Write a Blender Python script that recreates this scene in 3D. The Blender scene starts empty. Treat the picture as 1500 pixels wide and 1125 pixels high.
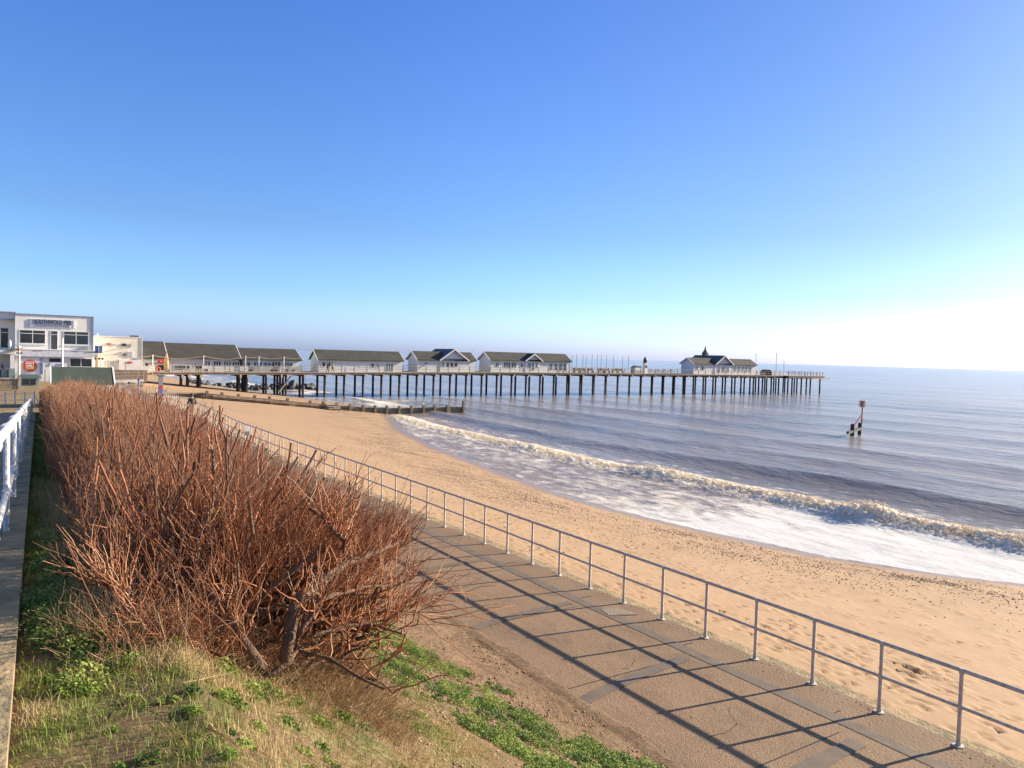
import bpy, math, random
import numpy as np
from mathutils import Vector, Matrix
random.seed(7); rng = np.random.default_rng(11)
S = bpy.context.scene
col = S.collection

# ------------------------------------------------------------------ camera, sky, sun, exposure
# world: X = across the beach towards the sea, Y = along the promenade towards the pier, Z up, promenade at 0, sea at -3
YAW, PITCH, ROLL, CZ = math.radians(32.8), 0.0375, 0.0275, 5.3
cam = bpy.data.objects.new('camera', bpy.data.cameras.new('camera')); col.objects.link(cam)
fw = Vector((math.sin(YAW)*math.cos(PITCH), math.cos(YAW)*math.cos(PITCH), -math.sin(PITCH)))
r0 = Vector((math.cos(YAW), -math.sin(YAW), 0)); u0 = r0.cross(fw)
rr = r0*math.cos(ROLL)+u0*math.sin(ROLL); uu = -r0*math.sin(ROLL)+u0*math.cos(ROLL)
m = Matrix((rr, uu, -fw)).transposed().to_4x4(); m.translation = (0, 0, CZ)
cam.matrix_world = m
cam.data.lens = 25.92; cam.data.sensor_width = 36; cam.data.clip_start = 0.05; cam.data.clip_end = 60000
S.camera = cam
SUN = Vector((2.94, -0.51, 1.10)).normalized()
el = math.asin(SUN.z); az = math.atan2(SUN.x, SUN.y)       # azimuth from +Y clockwise
w = bpy.data.worlds.new('World'); S.world = w; w.use_nodes = True
nt = w.node_tree; nt.nodes.clear()
sky = nt.nodes.new('ShaderNodeTexSky'); sky.sky_type = 'NISHITA'; sky.sun_disc = False
sky.sun_elevation = el; sky.sun_rotation = az; sky.altitude = 0; sky.air_density = 1.0; sky.dust_density = 1.4; sky.ozone_density = 4.5
hs = nt.nodes.new('ShaderNodeHueSaturation'); hs.inputs['Saturation'].default_value = 1.0; hs.inputs['Value'].default_value = 1
bg = nt.nodes.new('ShaderNodeBackground'); bg.inputs[1].default_value = 0.11
wo = nt.nodes.new('ShaderNodeOutputWorld')
# the camera's colour rendering of the sky: a touch bluer, slightly violet low down; the warm unseen zenith is added as fill light
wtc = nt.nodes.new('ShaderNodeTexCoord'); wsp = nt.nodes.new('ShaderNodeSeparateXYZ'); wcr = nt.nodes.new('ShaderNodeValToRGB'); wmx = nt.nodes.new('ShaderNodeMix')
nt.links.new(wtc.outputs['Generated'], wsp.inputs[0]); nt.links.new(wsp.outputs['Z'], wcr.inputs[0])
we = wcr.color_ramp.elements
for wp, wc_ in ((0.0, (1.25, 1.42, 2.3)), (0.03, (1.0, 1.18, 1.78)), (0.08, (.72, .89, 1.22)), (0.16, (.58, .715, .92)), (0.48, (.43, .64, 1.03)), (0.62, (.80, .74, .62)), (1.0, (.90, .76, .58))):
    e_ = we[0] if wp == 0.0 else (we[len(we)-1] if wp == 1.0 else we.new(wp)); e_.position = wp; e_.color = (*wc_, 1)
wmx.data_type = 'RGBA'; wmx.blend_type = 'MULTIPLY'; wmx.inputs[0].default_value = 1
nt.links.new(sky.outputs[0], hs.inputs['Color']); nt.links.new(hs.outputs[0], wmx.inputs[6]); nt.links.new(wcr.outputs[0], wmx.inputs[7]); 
wd_ = nt.nodes.new('ShaderNodeVectorMath'); wd_.operation = 'DOT_PRODUCT'; nt.links.new(wtc.outputs['Generated'], wd_.inputs[0]); wd_.inputs[1].default_value = SUN
wm_ = nt.nodes.new('ShaderNodeMapRange'); wm_.interpolation_type = 'SMOOTHSTEP'; wm_.inputs[1].default_value = 0.35; wm_.inputs[2].default_value = 0.95; nt.links.new(wd_.outputs['Value'], wm_.inputs[0])
wh_ = nt.nodes.new('ShaderNodeHueSaturation'); wh_.inputs['Saturation'].default_value = 0.93; wh_.inputs['Value'].default_value = 0.68; nt.links.new(wmx.outputs[2], wh_.inputs['Color'])
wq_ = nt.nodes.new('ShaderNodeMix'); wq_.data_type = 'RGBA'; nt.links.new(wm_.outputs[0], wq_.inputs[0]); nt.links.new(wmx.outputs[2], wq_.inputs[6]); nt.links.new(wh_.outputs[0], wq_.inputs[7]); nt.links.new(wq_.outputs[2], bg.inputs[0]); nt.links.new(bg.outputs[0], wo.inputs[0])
sl = bpy.data.lights.new('sun', 'SUN'); sl.energy = 5.0; sl.angle = math.radians(0.5); sl.color = (1.0, 0.83, 0.62)
so = bpy.data.objects.new('sun', sl); col.objects.link(so)
so.rotation_euler = (-SUN).to_track_quat('-Z', 'Y').to_euler()
S.view_settings.view_transform = 'Standard'; S.view_settings.look = 'None'
S.view_settings.exposure = 1.2; S.view_settings.gamma = 1.0; S.view_settings.use_curve_mapping = False

# ------------------------------------------------------------------ materials
MATS = {}
def mat(name, c, rough=0.7, var=0.15, scale=3.0, bump=0.0, bscale=None, c2=None, metal=0.0, spec=0.5, stretch=(1, 1, 1)):
    if name in MATS: return MATS[name]
    M = bpy.data.materials.new(name); M.use_nodes = True; n = M.node_tree.nodes; l = M.node_tree.links
    b = n['Principled BSDF']; b.inputs['Roughness'].default_value = rough; b.inputs['Metallic'].default_value = metal
    b.inputs['Specular IOR Level'].default_value = spec
    tc = n.new('ShaderNodeTexCoord'); mp = n.new('ShaderNodeMapping'); mp.inputs['Scale'].default_value = stretch
    l.new(tc.outputs['Object'], mp.inputs[0])
    nz = n.new('ShaderNodeTexNoise'); nz.inputs['Scale'].default_value = scale; nz.inputs['Detail'].default_value = 6
    l.new(mp.outputs[0], nz.inputs['Vector'])
    cr = n.new('ShaderNodeValToRGB'); cr.color_ramp.elements[0].position = 0.3; cr.color_ramp.elements[1].position = 0.7
    a = c2 if c2 else tuple(x*(1-var) for x in c); d = c if c2 else tuple(min(1, x*(1+var)) for x in c)
    cr.color_ramp.elements[0].color = (*a, 1); cr.color_ramp.elements[1].color = (*d, 1)
    l.new(nz.outputs['Fac'], cr.inputs[0]); l.new(cr.outputs[0], b.inputs['Base Color'])
    if bump:
        nb = n.new('ShaderNodeTexNoise'); nb.inputs['Scale'].default_value = bscale or scale*4; nb.inputs['Detail'].default_value = 5
        l.new(mp.outputs[0], nb.inputs['Vector'])
        bp = n.new('ShaderNodeBump'); bp.inputs['Strength'].default_value = bump; bp.inputs['Distance'].default_value = 0.05
        l.new(nb.outputs['Fac'], bp.inputs['Height']); l.new(bp.outputs[0], b.inputs['Normal'])
    MATS[name] = M; return M
def tinted(name, cols, rough=0.75, trans=0.0):
    """strand / leaf material: colour ramp over the per-point attribute 'tint'"""
    M = bpy.data.materials.new(name); M.use_nodes = True; n = M.node_tree.nodes; l = M.node_tree.links
    b = n['Principled BSDF']; b.inputs['Roughness'].default_value = rough; b.inputs['Specular IOR Level'].default_value = 0.3
    at = n.new('ShaderNodeAttribute'); at.attribute_name = 'tint'
    cr = n.new('ShaderNodeValToRGB'); e = cr.color_ramp.elements
    while len(e) < len(cols): e.new(0.5)
    for i, cc in enumerate(cols): e[i].position = i/(len(cols)-1); e[i].color = (*cc, 1)
    l.new(at.outputs['Fac'], cr.inputs[0]); l.new(cr.outputs[0], b.inputs['Base Color'])
    if trans:
        t = n.new('ShaderNodeBsdfTranslucent'); mx = n.new('ShaderNodeMixShader'); mx.inputs[0].default_value = trans
        l.new(cr.outputs[0], t.inputs[0]); l.new(b.outputs[0], mx.inputs[1]); l.new(t.outputs[0], mx.inputs[2])
        l.new(mx.outputs[0], n['Material Output'].inputs[0])
    return M
def glass(name, c=(0.02, 0.03, 0.04)):
    if name in MATS: return MATS[name]
    M = mat(name, c, 0.08, 0.3, 0.6, spec=0.8); return M

WHITE = mat('white_paint', (0.72, 0.72, 0.70), 0.55, 0.06, 1.2, 0.05)
RENDER = mat('white_render', (0.74, 0.72, 0.68), 0.8, 0.08, 0.8, 0.15, 12)
CREAM = mat('cream_render', (0.74, 0.70, 0.58), 0.8, 0.10, 0.9, 0.15, 10)
BOARD = mat('painted_boarding', (0.56, 0.57, 0.57), 0.6, 0.07, 0.8, 0.1, 6)
BLUEB = mat('pale_blue_boarding', (0.50, 0.62, 0.64), 0.6, 0.12, 1.0, 0.1, 6)
TRIM = mat('blue_grey_trim', (0.16, 0.22, 0.33), 0.6)
ROOFF = mat('mossy_felt_roof', (0.052, 0.053, 0.050), 0.9, 0.22, 0.7, 0.3, 8, stretch=(1, 1, 1))
ROOFD = mat('dark_felt_roof', (0.050, 0.047, 0.043), 0.9, 0.25, 0.6, 0.3, 8)
SLATE = mat('blue_slate_roof', (0.07, 0.085, 0.12), 0.6, 0.3, 1.2, 0.3, 10)
GREENR = mat('green_felt_roof', (0.055, 0.075, 0.06), 0.85, 0.2, 1.5, 0.2, 20)
TIMB = mat('weathered_timber', (0.27, 0.20, 0.14), 0.85, 0.3, 2.0, 0.4, 9, stretch=(1, 1, 0.3))
TIMBL = mat('pale_deck_timber', (0.40, 0.34, 0.26), 0.85, 0.25, 2.0, 0.3, 9)
GROY = mat('groyne_timber', (0.22, 0.17, 0.11), 0.85, 0.35, 2.2, 0.6, 9, c2=(0.10, 0.085, 0.06), stretch=(0.5, 1, 1.6))
PILE = mat('dark_pile', (0.045, 0.033, 0.026), 0.8, 0.4, 1.2, 0.4, 8, c2=(0.022, 0.02, 0.02))
GALV = mat('galvanised_steel', (0.52, 0.50, 0.46), 0.5, 0.25, 14, 0.1, 60, metal=0.1)
WPIPE = mat('chipped_white_paint', (0.78, 0.78, 0.78), 0.38, 0.0, 9, 0.25, 30, c2=(0.66, 0.65, 0.64))
DARK = mat('dark_paint', (0.03, 0.03, 0.035), 0.6)
GREY = mat('grey_paint', (0.25, 0.26, 0.27), 0.6)
GREENK = mat('sage_paint', (0.20, 0.26, 0.24), 0.6, 0.15, 2)
RED = mat('red_paint', (0.55, 0.05, 0.03), 0.5)
ORANGE = mat('orange_red_paint', (0.72, 0.12, 0.06), 0.5)
YELLOW = mat('yellow_paint', (0.75, 0.62, 0.2), 0.5)
BLUE = mat('blue_paint', (0.10, 0.16, 0.36), 0.5)
RUST = mat('rusty_iron', (0.26, 0.09, 0.045), 0.85, 0.4, 8, 0.3)
CANV = mat('tan_canvas', (0.42, 0.31, 0.2), 0.9, 0.15, 6)
_n = WPIPE.node_tree.nodes; _l = WPIPE.node_tree.links; _b = _n['Principled BSDF']; _tc = _n.new('ShaderNodeTexCoord')
_z = _n.new('ShaderNodeTexNoise'); _z.inputs['Scale'].default_value = 11; _z.inputs['Detail'].default_value = 8; _z.inputs['Roughness'].default_value = .75; _l.new(_tc.outputs['Object'], _z.inputs[0])
_r = _n.new('ShaderNodeMapRange'); _r.inputs[1].default_value = .60; _r.inputs[2].default_value = .64; _l.new(_z.outputs['Fac'], _r.inputs[0])
_x = _n.new('ShaderNodeMix'); _x.data_type = 'RGBA'; _l.new(_r.outputs[0], _x.inputs[0]); _l.new(_b.inputs['Base Color'].links[0].from_socket, _x.inputs[6]); _x.inputs[7].default_value = (.30, .14, .08, 1); _l.new(_x.outputs[2], _b.inputs['Base Color'])
_b.inputs['Roughness'].default_value = .55
GLASS = glass('window_glass'); GLASSB = glass('pale_window_glass', (0.09, 0.12, 0.14))
def mixn(n, l, fac, a, b):
    mx = n.new('ShaderNodeMix'); mx.data_type = 'RGBA'
    if hasattr(fac, 'links'): l.new(fac, mx.inputs[0])
    else: mx.inputs[0].default_value = fac
    for s, v in ((6, a), (7, b)):
        if hasattr(v, 'links'): l.new(v, mx.inputs[s])
        else: mx.inputs[s].default_value = (*v, 1)
    return mx.outputs[2]
def noise(n, l, vec, scale, detail=5, rough=0.55, stretch=None, lo=None, hi=None):
    if stretch:
        mp = n.new('ShaderNodeMapping'); mp.inputs['Scale'].default_value = stretch; l.new(vec, mp.inputs[0]); vec = mp.outputs[0]
    nz = n.new('ShaderNodeTexNoise'); nz.inputs['Scale'].default_value = scale; nz.inputs['Detail'].default_value = detail
    nz.inputs['Roughness'].default_value = rough; l.new(vec, nz.inputs['Vector']); o = nz.outputs['Fac']
    if lo is not None:
        mr = n.new('ShaderNodeMapRange'); mr.inputs[1].default_value = lo; mr.inputs[2].default_value = hi; l.new(o, mr.inputs[0]); o = mr.outputs[0]
    return o
def math_(n, l, op, a, b=None):
    q = n.new('ShaderNodeMath'); q.operation = op; q.use_clamp = False
    for i, v in enumerate((a, b)):
        if v is None: continue
        if hasattr(v, 'links'): l.new(v, q.inputs[i])
        else: q.inputs[i].default_value = v
    return q.outputs[0]
def newmat(name):
    M = bpy.data.materials.new(name); M.use_nodes = True; n = M.node_tree.nodes; l = M.node_tree.links
    tc = n.new('ShaderNodeTexCoord'); return M, n, l, n['Principled BSDF'], tc.outputs['Object']
def bumpn(n, l, b, pairs):
    prev = None
    for h, st, dist in pairs:
        bp = n.new('ShaderNodeBump')
        if hasattr(st, 'links'): l.new(st, bp.inputs['Strength'])
        else: bp.inputs['Strength'].default_value = st
        bp.inputs['Distance'].default_value = dist
        l.new(h, bp.inputs['Height'])
        if prev: l.new(prev, bp.inputs['Normal'])
        prev = bp.outputs[0]
    l.new(prev, b.inputs['Normal'])
def attr(n, name):
    a = n.new('ShaderNodeAttribute'); a.attribute_name = name; return a.outputs['Fac']

# sand
SAND, n, l, b, oc = newmat('sand')
c = mixn(n, l, noise(n, l, oc, 0.25, 5, 0.6, None, 0.3, 0.7), (0.375, 0.243, 0.137), (0.435, 0.29, 0.168))
c = mixn(n, l, noise(n, l, oc, 45, 3, 0.7, None, 0.35, 0.75), c, (0.36, 0.235, 0.128))
c = mixn(n, l, math_(n, l, 'MULTIPLY', noise(n, l, oc, 1.1, 7, 0.72, None, 0.47, 0.68), .5), c, (0.27, 0.175, 0.10))
spk = noise(n, l, oc, 7.0, 4, 0.8, None, 0.64, 0.70)
spk = math_(n, l, 'MULTIPLY', spk, attr(n, 'shingle'))
c = mixn(n, l, spk, c, (0.10, 0.075, 0.06))
sh2 = math_(n, l, 'MULTIPLY', attr(n, 'shingle'), noise(n, l, oc, 0.7, 5, 0.65, None, 0.42, 0.62))
c = mixn(n, l, math_(n, l, 'MULTIPLY', sh2, 0.8), c, (0.20, 0.125, 0.075))
c = mixn(n, l, attr(n, 'wet'), c, (0.25, 0.175, 0.115))
l.new(c, b.inputs['Base Color'])
rg = n.new('ShaderNodeMapRange'); rg.inputs[3].default_value = 0.9; rg.inputs[4].default_value = 0.28; l.new(attr(n, 'wet'), rg.inputs[0]); l.new(rg.outputs[0], b.inputs['Roughness'])
bumpn(n, l, b, [(noise(n, l, oc, 3.5, 6, 0.65), 0.16, 0.06), (noise(n, l, oc, 60, 3, 0.6), 0.25, 0.01)])

# sea water with foam
SEA, n, l, b, oc = newmat('sea_water')
fo = attr(n, 'foam')
n1 = noise(n, l, oc, 1.3, 8, 0.68, (1.0, 0.55, 1.0)); n2 = noise(n, l, oc, 0.45, 5, 0.6, (1.0, 0.5, 1.0))
th = math_(n, l, 'ADD', math_(n, l, 'MULTIPLY', n1, 0.75), math_(n, l, 'MULTIPLY', n2, 0.45))
k = math_(n, l, 'ADD', th, math_(n, l, 'MULTIPLY', fo, 0.85))
mr = n.new('ShaderNodeMapRange'); mr.inputs[1].default_value = 0.90; mr.inputs[2].default_value = 1.12; l.new(k, mr.inputs[0]); fm = mr.outputs[0]
wc = mixn(n, l, noise(n, l, oc, 0.05, 6, 0.6, (1, 0.35, 1), 0.38, 0.62), (0.19, 0.165, 0.145), (0.34, 0.28, 0.22))
wc = mixn(n, l, attr(n, 'shallow'), wc, (0.33, 0.25, 0.18))
fc = mixn(n, l, noise(n, l, oc, 2.2, 6, 0.7, None, 0.35, 0.65), (0.70, 0.62, 0.50), (0.86, 0.83, 0.77))
fc = mixn(n, l, attr(n, 'swash'), fc, mixn(n, l, noise(n, l, oc, 0.9, 7, 0.7, (1, .45, 1), 0.35, 0.65), (0.50, 0.51, 0.52), (0.70, 0.70, 0.70)))
cc = mixn(n, l, fm, wc, fc); l.new(cc, b.inputs['Base Color'])
rg = n.new('ShaderNodeMapRange'); rg.inputs[3].default_value = 0.16; rg.inputs[4].default_value = 0.75; l.new(fm, rg.inputs[0]); l.new(rg.outputs[0], b.inputs['Roughness'])
b.inputs['IOR'].default_value = 1.333; bst = math_(n, l, 'SUBTRACT', 0.62, math_(n, l, 'MULTIPLY', fm, 0.4))
sw_ = math_(n, l, 'MULTIPLY', fm, 0.55); l.new(sw_, b.inputs['Subsurface Weight']); b.inputs['Subsurface Radius'].default_value = (1.0, 0.8, 0.55); b.inputs['Subsurface Scale'].default_value = 0.5
bumpn(n, l, b, [(noise(n, l, oc, 0.35, 7, 0.62, (1.0, 0.35, 1)), bst, 0.9), (noise(n, l, oc, 2.2, 6, 0.65, (1.0, 0.5, 1)), bst, 0.18), (noise(n, l, oc, 9, 5, 0.7), 0.35, 0.03)])

# bank soil
SOIL, n, l, b, oc = newmat('bank_soil')
c = mixn(n, l, noise(n, l, oc, 1.6, 6, 0.6, None, 0.3, 0.7), (0.23, 0.135, 0.075), (0.38, 0.25, 0.15))
c = mixn(n, l, noise(n, l, oc, 14, 6, 0.7, None, 0.45, 0.7), c, (0.12, 0.075, 0.045))
c = mixn(n, l, math_(n, l, 'MULTIPLY', noise(n, l, oc, 2.4, 6, 0.7, None, 0.48, 0.6), attr(n, 'grassy')), c, (0.15, 0.17, 0.045))
c = mixn(n, l, math_(n, l, 'MULTIPLY', noise(n, l, oc, 22, 4, 0.7, (1, 1, 1), 0.5, 0.6), attr(n, 'grassy')), c, (0.42, 0.32, 0.16))
l.new(c, b.inputs['Base Color']); b.inputs['Roughness'].default_value = 0.95
bumpn(n, l, b, [(noise(n, l, oc, 5, 7, 0.75), 0.9, 0.16), (noise(n, l, oc, 34, 6, 0.75), 0.9, 0.03)])

# promenade concrete with exposed aggregate
AGG, n, l, b, oc = newmat('aggregate_concrete')
c = mixn(n, l, noise(n, l, oc, 0.8, 5, 0.6, None, 0.3, 0.7), (0.175, 0.107, 0.056), (0.25, 0.16, 0.088))
vo = n.new('ShaderNodeTexVoronoi'); vo.inputs['Scale'].default_value = 55; l.new(oc, vo.inputs['Vector'])
sep = n.new('ShaderNodeSeparateColor'); l.new(vo.outputs['Color'], sep.inputs[0])
c = mixn(n, l, math_(n, l, 'MULTIPLY', sep.outputs[0], 0.55), c, (0.42, 0.29, 0.18))
c = mixn(n, l, noise(n, l, oc, 70, 3, 0.6, None, 0.56, 0.66), c, (0.075, 0.055, 0.045))
c = mixn(n, l, math_(n, l, 'MULTIPLY', noise(n, l, oc, 0.6, 7, 0.75, (1, 0.4, 1), 0.50, 0.68), .7), c, (0.12, 0.082, 0.055))
c = mixn(n, l, math_(n, l, 'MULTIPLY', noise(n, l, oc, 1.7, 7, 0.75, None, 0.56, 0.70), .55), c, (0.33, 0.25, 0.165))
l.new(c, b.inputs['Base Color']); b.inputs['Roughness'].default_value = 0.8
bumpn(n, l, b, [(vo.outputs['Distance'], 0.5, 0.01), (noise(n, l, oc, 3, 5, 0.6), 0.2, 0.03)])
CONC = mat('concrete', (0.29, 0.235, 0.175), 0.85, 0.2, 1.5, 0.3, 30)
EDGE = mat('mossy_concrete', (0.48, 0.35, 0.20), 0.9, 0.3, 3.0, 0.5, 18, c2=(0.15, 0.14, 0.08))
TAR = mat('bitumen_patch', (0.20, 0.155, 0.115), 0.75, 0.3, 3, 0.1, 60, c2=(0.125, 0.10, 0.078))
PATHM = mat('worn_path_concrete', (0.52, 0.36, 0.21), 0.9, 0.3, 2.5, 0.5, 14, c2=(0.22, 0.165, 0.11))
ROAD = mat('asphalt', (0.06, 0.058, 0.06), 0.85, 0.2, 2.0, 0.3, 40)
ROCK = mat('wet_rock', (0.11, 0.12, 0.12), 0.7, 0.5, 1.0, 0.6, 4, c2=(0.03, 0.035, 0.035))

# ------------------------------------------------------------------ mesh helpers
def tag(o, label=None, cat=None, group=None, kind=None):
    if label: o['label'] = label
    if cat: o['category'] = cat
    if group: o['group'] = group
    if kind: o['kind'] = kind
    return o
def empty(name, loc=(0, 0, 0), rz=0, **kw):
    o = bpy.data.objects.new(name, None); col.objects.link(o); o.location = loc; o.rotation_euler[2] = rz; o.empty_display_size = 0.3
    return tag(o, **kw)
class MB:
    def __init__(s): s.v = []; s.f = []
    def quadbox(s, P):
        k = len(s.v); s.v += [tuple(p) for p in P]
        for q in ((0, 3, 2, 1), (4, 5, 6, 7), (0, 1, 5, 4), (1, 2, 6, 5), (2, 3, 7, 6), (3, 0, 4, 7)): s.f.append(tuple(k+i for i in q))
        return s
    def box(s, x0, x1, y0, y1, z0, z1):
        return s.quadbox([(x0, y0, z0), (x1, y0, z0), (x1, y1, z0), (x0, y1, z0), (x0, y0, z1), (x1, y0, z1), (x1, y1, z1), (x0, y1, z1)])
    def bar(s, a, b, w, h=None, up=(0, 0, 1)):
        a = Vector(a); b = Vector(b); d = (b-a).normalized(); up = Vector(up)
        if abs(d.dot(up)) > 0.95: up = Vector((0, 1, 0))
        sd = d.cross(up).normalized()*w/2; uq = sd.cross(d).normalized()*(h or w)/2
        return s.quadbox([a-sd-uq, a+sd-uq, a+sd+uq, a-sd+uq, b-sd-uq, b+sd-uq, b+sd+uq, b-sd+uq])
    def tube(s, pts, r, n=8, cap=True):
        pts = [Vector(p) for p in pts]; rs = r if isinstance(r, (list, tuple)) else [r]*len(pts); k0 = len(s.v)
        for i, p in enumerate(pts):
            d = (pts[min(i+1, len(pts)-1)]-pts[max(i-1, 0)]).normalized()
            up = Vector((0, 0, 1)) if abs(d.z) < 0.9 else Vector((0, 1, 0))
            sd = d.cross(up).normalized(); uq = sd.cross(d).normalized()
            for j in range(n):
                a = 2*math.pi*j/n; s.v.append(tuple(p+(sd*math.cos(a)+uq*math.sin(a))*rs[i]))
        for i in range(len(pts)-1):
            for j in range(n):
                a = k0+i*n+j; b2 = k0+i*n+(j+1) % n; s.f.append((a, b2, b2+n, a+n))
        if cap:
            s.f.append(tuple(k0+j for j in reversed(range(n)))); e = k0+(len(pts)-1)*n; s.f.append(tuple(e+j for j in range(n)))
        return s
    def prism(s, pts, y0, y1, axis='y'):
        """outline in (x,z) swept along y, or in (y,z) swept along x"""
        k = len(s.v); n = len(pts)
        for yy in (y0, y1):
            for p in pts: s.v.append((p[0], yy, p[1]) if axis == 'y' else (yy, p[0], p[1]))
        s.f.append(tuple(k+i for i in range(n))); s.f.append(tuple(k+n+i for i in reversed(range(n))))
        for i in range(n): j = (i+1) % n; s.f.append((k+i, k+n+i, k+n+j, k+j))
        return s
    def ball(s, c, r, n=8, sq=(1, 1, 1)):
        k = len(s.v); m2 = n//2
        for i in range(1, m2):
            t = math.pi*i/m2
            for j in range(n): a = 2*math.pi*j/n; s.v.append((c[0]+r*sq[0]*math.sin(t)*math.cos(a), c[1]+r*sq[1]*math.sin(t)*math.sin(a), c[2]+r*sq[2]*math.cos(t)))
        s.v.append((c[0], c[1], c[2]+r*sq[2])); s.v.append((c[0], c[1], c[2]-r*sq[2])); T = len(s.v)-2
        for i in range(m2-2):
            for j in range(n): a = k+i*n+j; b2 = k+i*n+(j+1) % n; s.f.append((a, a+n, b2+n, b2))
        for j in range(n): s.f.append((k+j, k+(j+1) % n, T)); e = k+(m2-2)*n; s.f.append((e+(j+1) % n, e+j, T+1))
        return s
    def build(s, name, material, parent=None, smooth=False, bevel=0, loc=None):
        me = bpy.data.meshes.new(name); me.from_pydata(s.v, [], s.f); me.validate(); me.update()
        o = bpy.data.objects.new(name, me); col.objects.link(o); me.materials.append(material)
        if loc: o.location = loc
        if parent:
            o.parent = parent
        if smooth: me.polygons.foreach_set('use_smooth', [True]*len(me.polygons))
        import bmesh
        bm = bmesh.new(); bm.from_mesh(me); bmesh.ops.recalc_face_normals(bm, faces=bm.faces); bm.to_mesh(me); bm.free()
        if bevel:
            md = o.modifiers.new('bevel', 'BEVEL'); md.width = bevel; md.segments = 2; md.limit_method = 'ANGLE'
        return o
def npmesh(name, V, F, material, attrs=None, smooth=False, parent=None):
    """V (n,3); F (m,k) all same k"""
    me = bpy.data.meshes.new(name); V = np.asarray(V, np.float32); F = np.asarray(F, np.int32); kk = F.shape[1]
    me.vertices.add(len(V)); me.vertices.foreach_set('co', V.ravel())
    me.loops.add(F.size); me.loops.foreach_set('vertex_index', F.ravel())
    me.polygons.add(len(F)); me.polygons.foreach_set('loop_start', np.arange(0, F.size, kk, dtype=np.int32))
    try: me.polygons.foreach_set('loop_total', np.full(len(F), kk, np.int32))
    except Exception: pass
    me.update(calc_edges=True); me.materials.append(material)
    if smooth: me.polygons.foreach_set('use_smooth', np.ones(len(F), bool))
    for k, a in (attrs or {}).items():
        at = me.attributes.new(k, 'FLOAT', 'POINT'); at.data.foreach_set('value', np.asarray(a, np.float32))
    o = bpy.data.objects.new(name, me); col.objects.link(o)
    if parent: o.parent = parent
    return o
def grid(name, X, Y, Z, material, attrs=None, smooth=True):
    a, b2 = X.shape; V = np.stack([X, Y, Z], -1).reshape(-1, 3)
    i = np.arange(a-1)[:, None]*b2+np.arange(b2-1)[None]; F = np.stack([i, i+b2, i+b2+1, i+1], -1).reshape(-1, 4)
    return npmesh(name, V, F, material, {k: v.ravel() for k, v in (attrs or {}).items()}, smooth)
_perm = rng.random((257, 257)); _perm[256] = _perm[0]; _perm[:, 256] = _perm[:, 0]
def vn(x, y):
    x = np.asarray(x, float); y = np.asarray(y, float)
    xi = np.floor(x); yi = np.floor(y); fx = x-xi; fy = y-yi; fx = fx*fx*(3-2*fx); fy = fy*fy*(3-2*fy)
    xi = xi.astype(int) % 256; yi = yi.astype(int) % 256
    a = _perm[xi, yi]; b2 = _perm[xi+1, yi]; c2 = _perm[xi, yi+1]; d = _perm[xi+1, yi+1]
    return (a*(1-fx)+b2*fx)*(1-fy)+(c2*(1-fx)+d*fx)*fy
def fbm(x, y, o=5, g=0.5):
    s = 0; a = 1; t = 0
    for i in range(o): s = s+a*vn(x*2**i+17.3*i, y*2**i+5.1*i); t += a; a *= g
    return s/t
def sstep(a, b2, x): t = np.clip((x-a)/(b2-a), 0, 1); return t*t*(3-2*t)
def rec(o, parent=None):
    c2 = o.copy(); col.objects.link(c2)
    if parent: c2.parent = parent; c2.matrix_parent_inverse = o.matrix_parent_inverse.copy()
    for ch in [q for q in o.children]: rec(ch, c2)
    return c2

# ------------------------------------------------------------------ terrain heights
def path_z(y): return np.maximum(3.8-0.054*np.asarray(y, float), 0.32+0.0*np.asarray(y, float))
RAILV = ([-30, 5, 17, 28, 37, 44, 53, 58, 80, 126], [10.9, 10.9, 10.63, 10.28, 10.0, 9.82, 10.1, 10.28, 10.25, 10.25])
def rail_x(y): return np.interp(y, *RAILV)
VS = ([-60, 0, 12.9, 14.7, 16.8, 19.2, 24, 27.7, 30.6, 35, 41, 48, 59, 72, 93, 110, 130, 150, 175, 230, 3000], [42, 36, 32.1, 30.7, 29.6, 28.5, 27.6, 26.9, 26.6, 26.7, 27.3, 28.3, 30, 32.9, 40.2, 41, 39, 36, 33, 30, 30])
def shore(y): return np.interp(y, *VS)
def beach_z(x, y):
    s = shore(y); t = (x-10.5)/(s-10.5)
    z = -0.12-t*2.86
    z = np.where(t > 1, -2.98-(t-1)*2.0, z)
    z = np.minimum(z, -0.13)
    return z+0.12*(fbm(x*0.15, y*0.1)-0.5)*np.clip(t*(1.0-t)*6, 0, 1)
def bank_z(x, y):
    pz = path_z(y)-0.06
    t = np.clip((x-0.7)/(7.05-0.7), 0, 1)
    prof = (1-t)**1.35
    z = pz*prof
    return z+0.10*(fbm(x*0.9, y*0.9, 4)-0.5)*np.clip((x+0.05)*1.5, 0, 1)*np.clip((7.05-x)*1.5, 0, 1)

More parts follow.
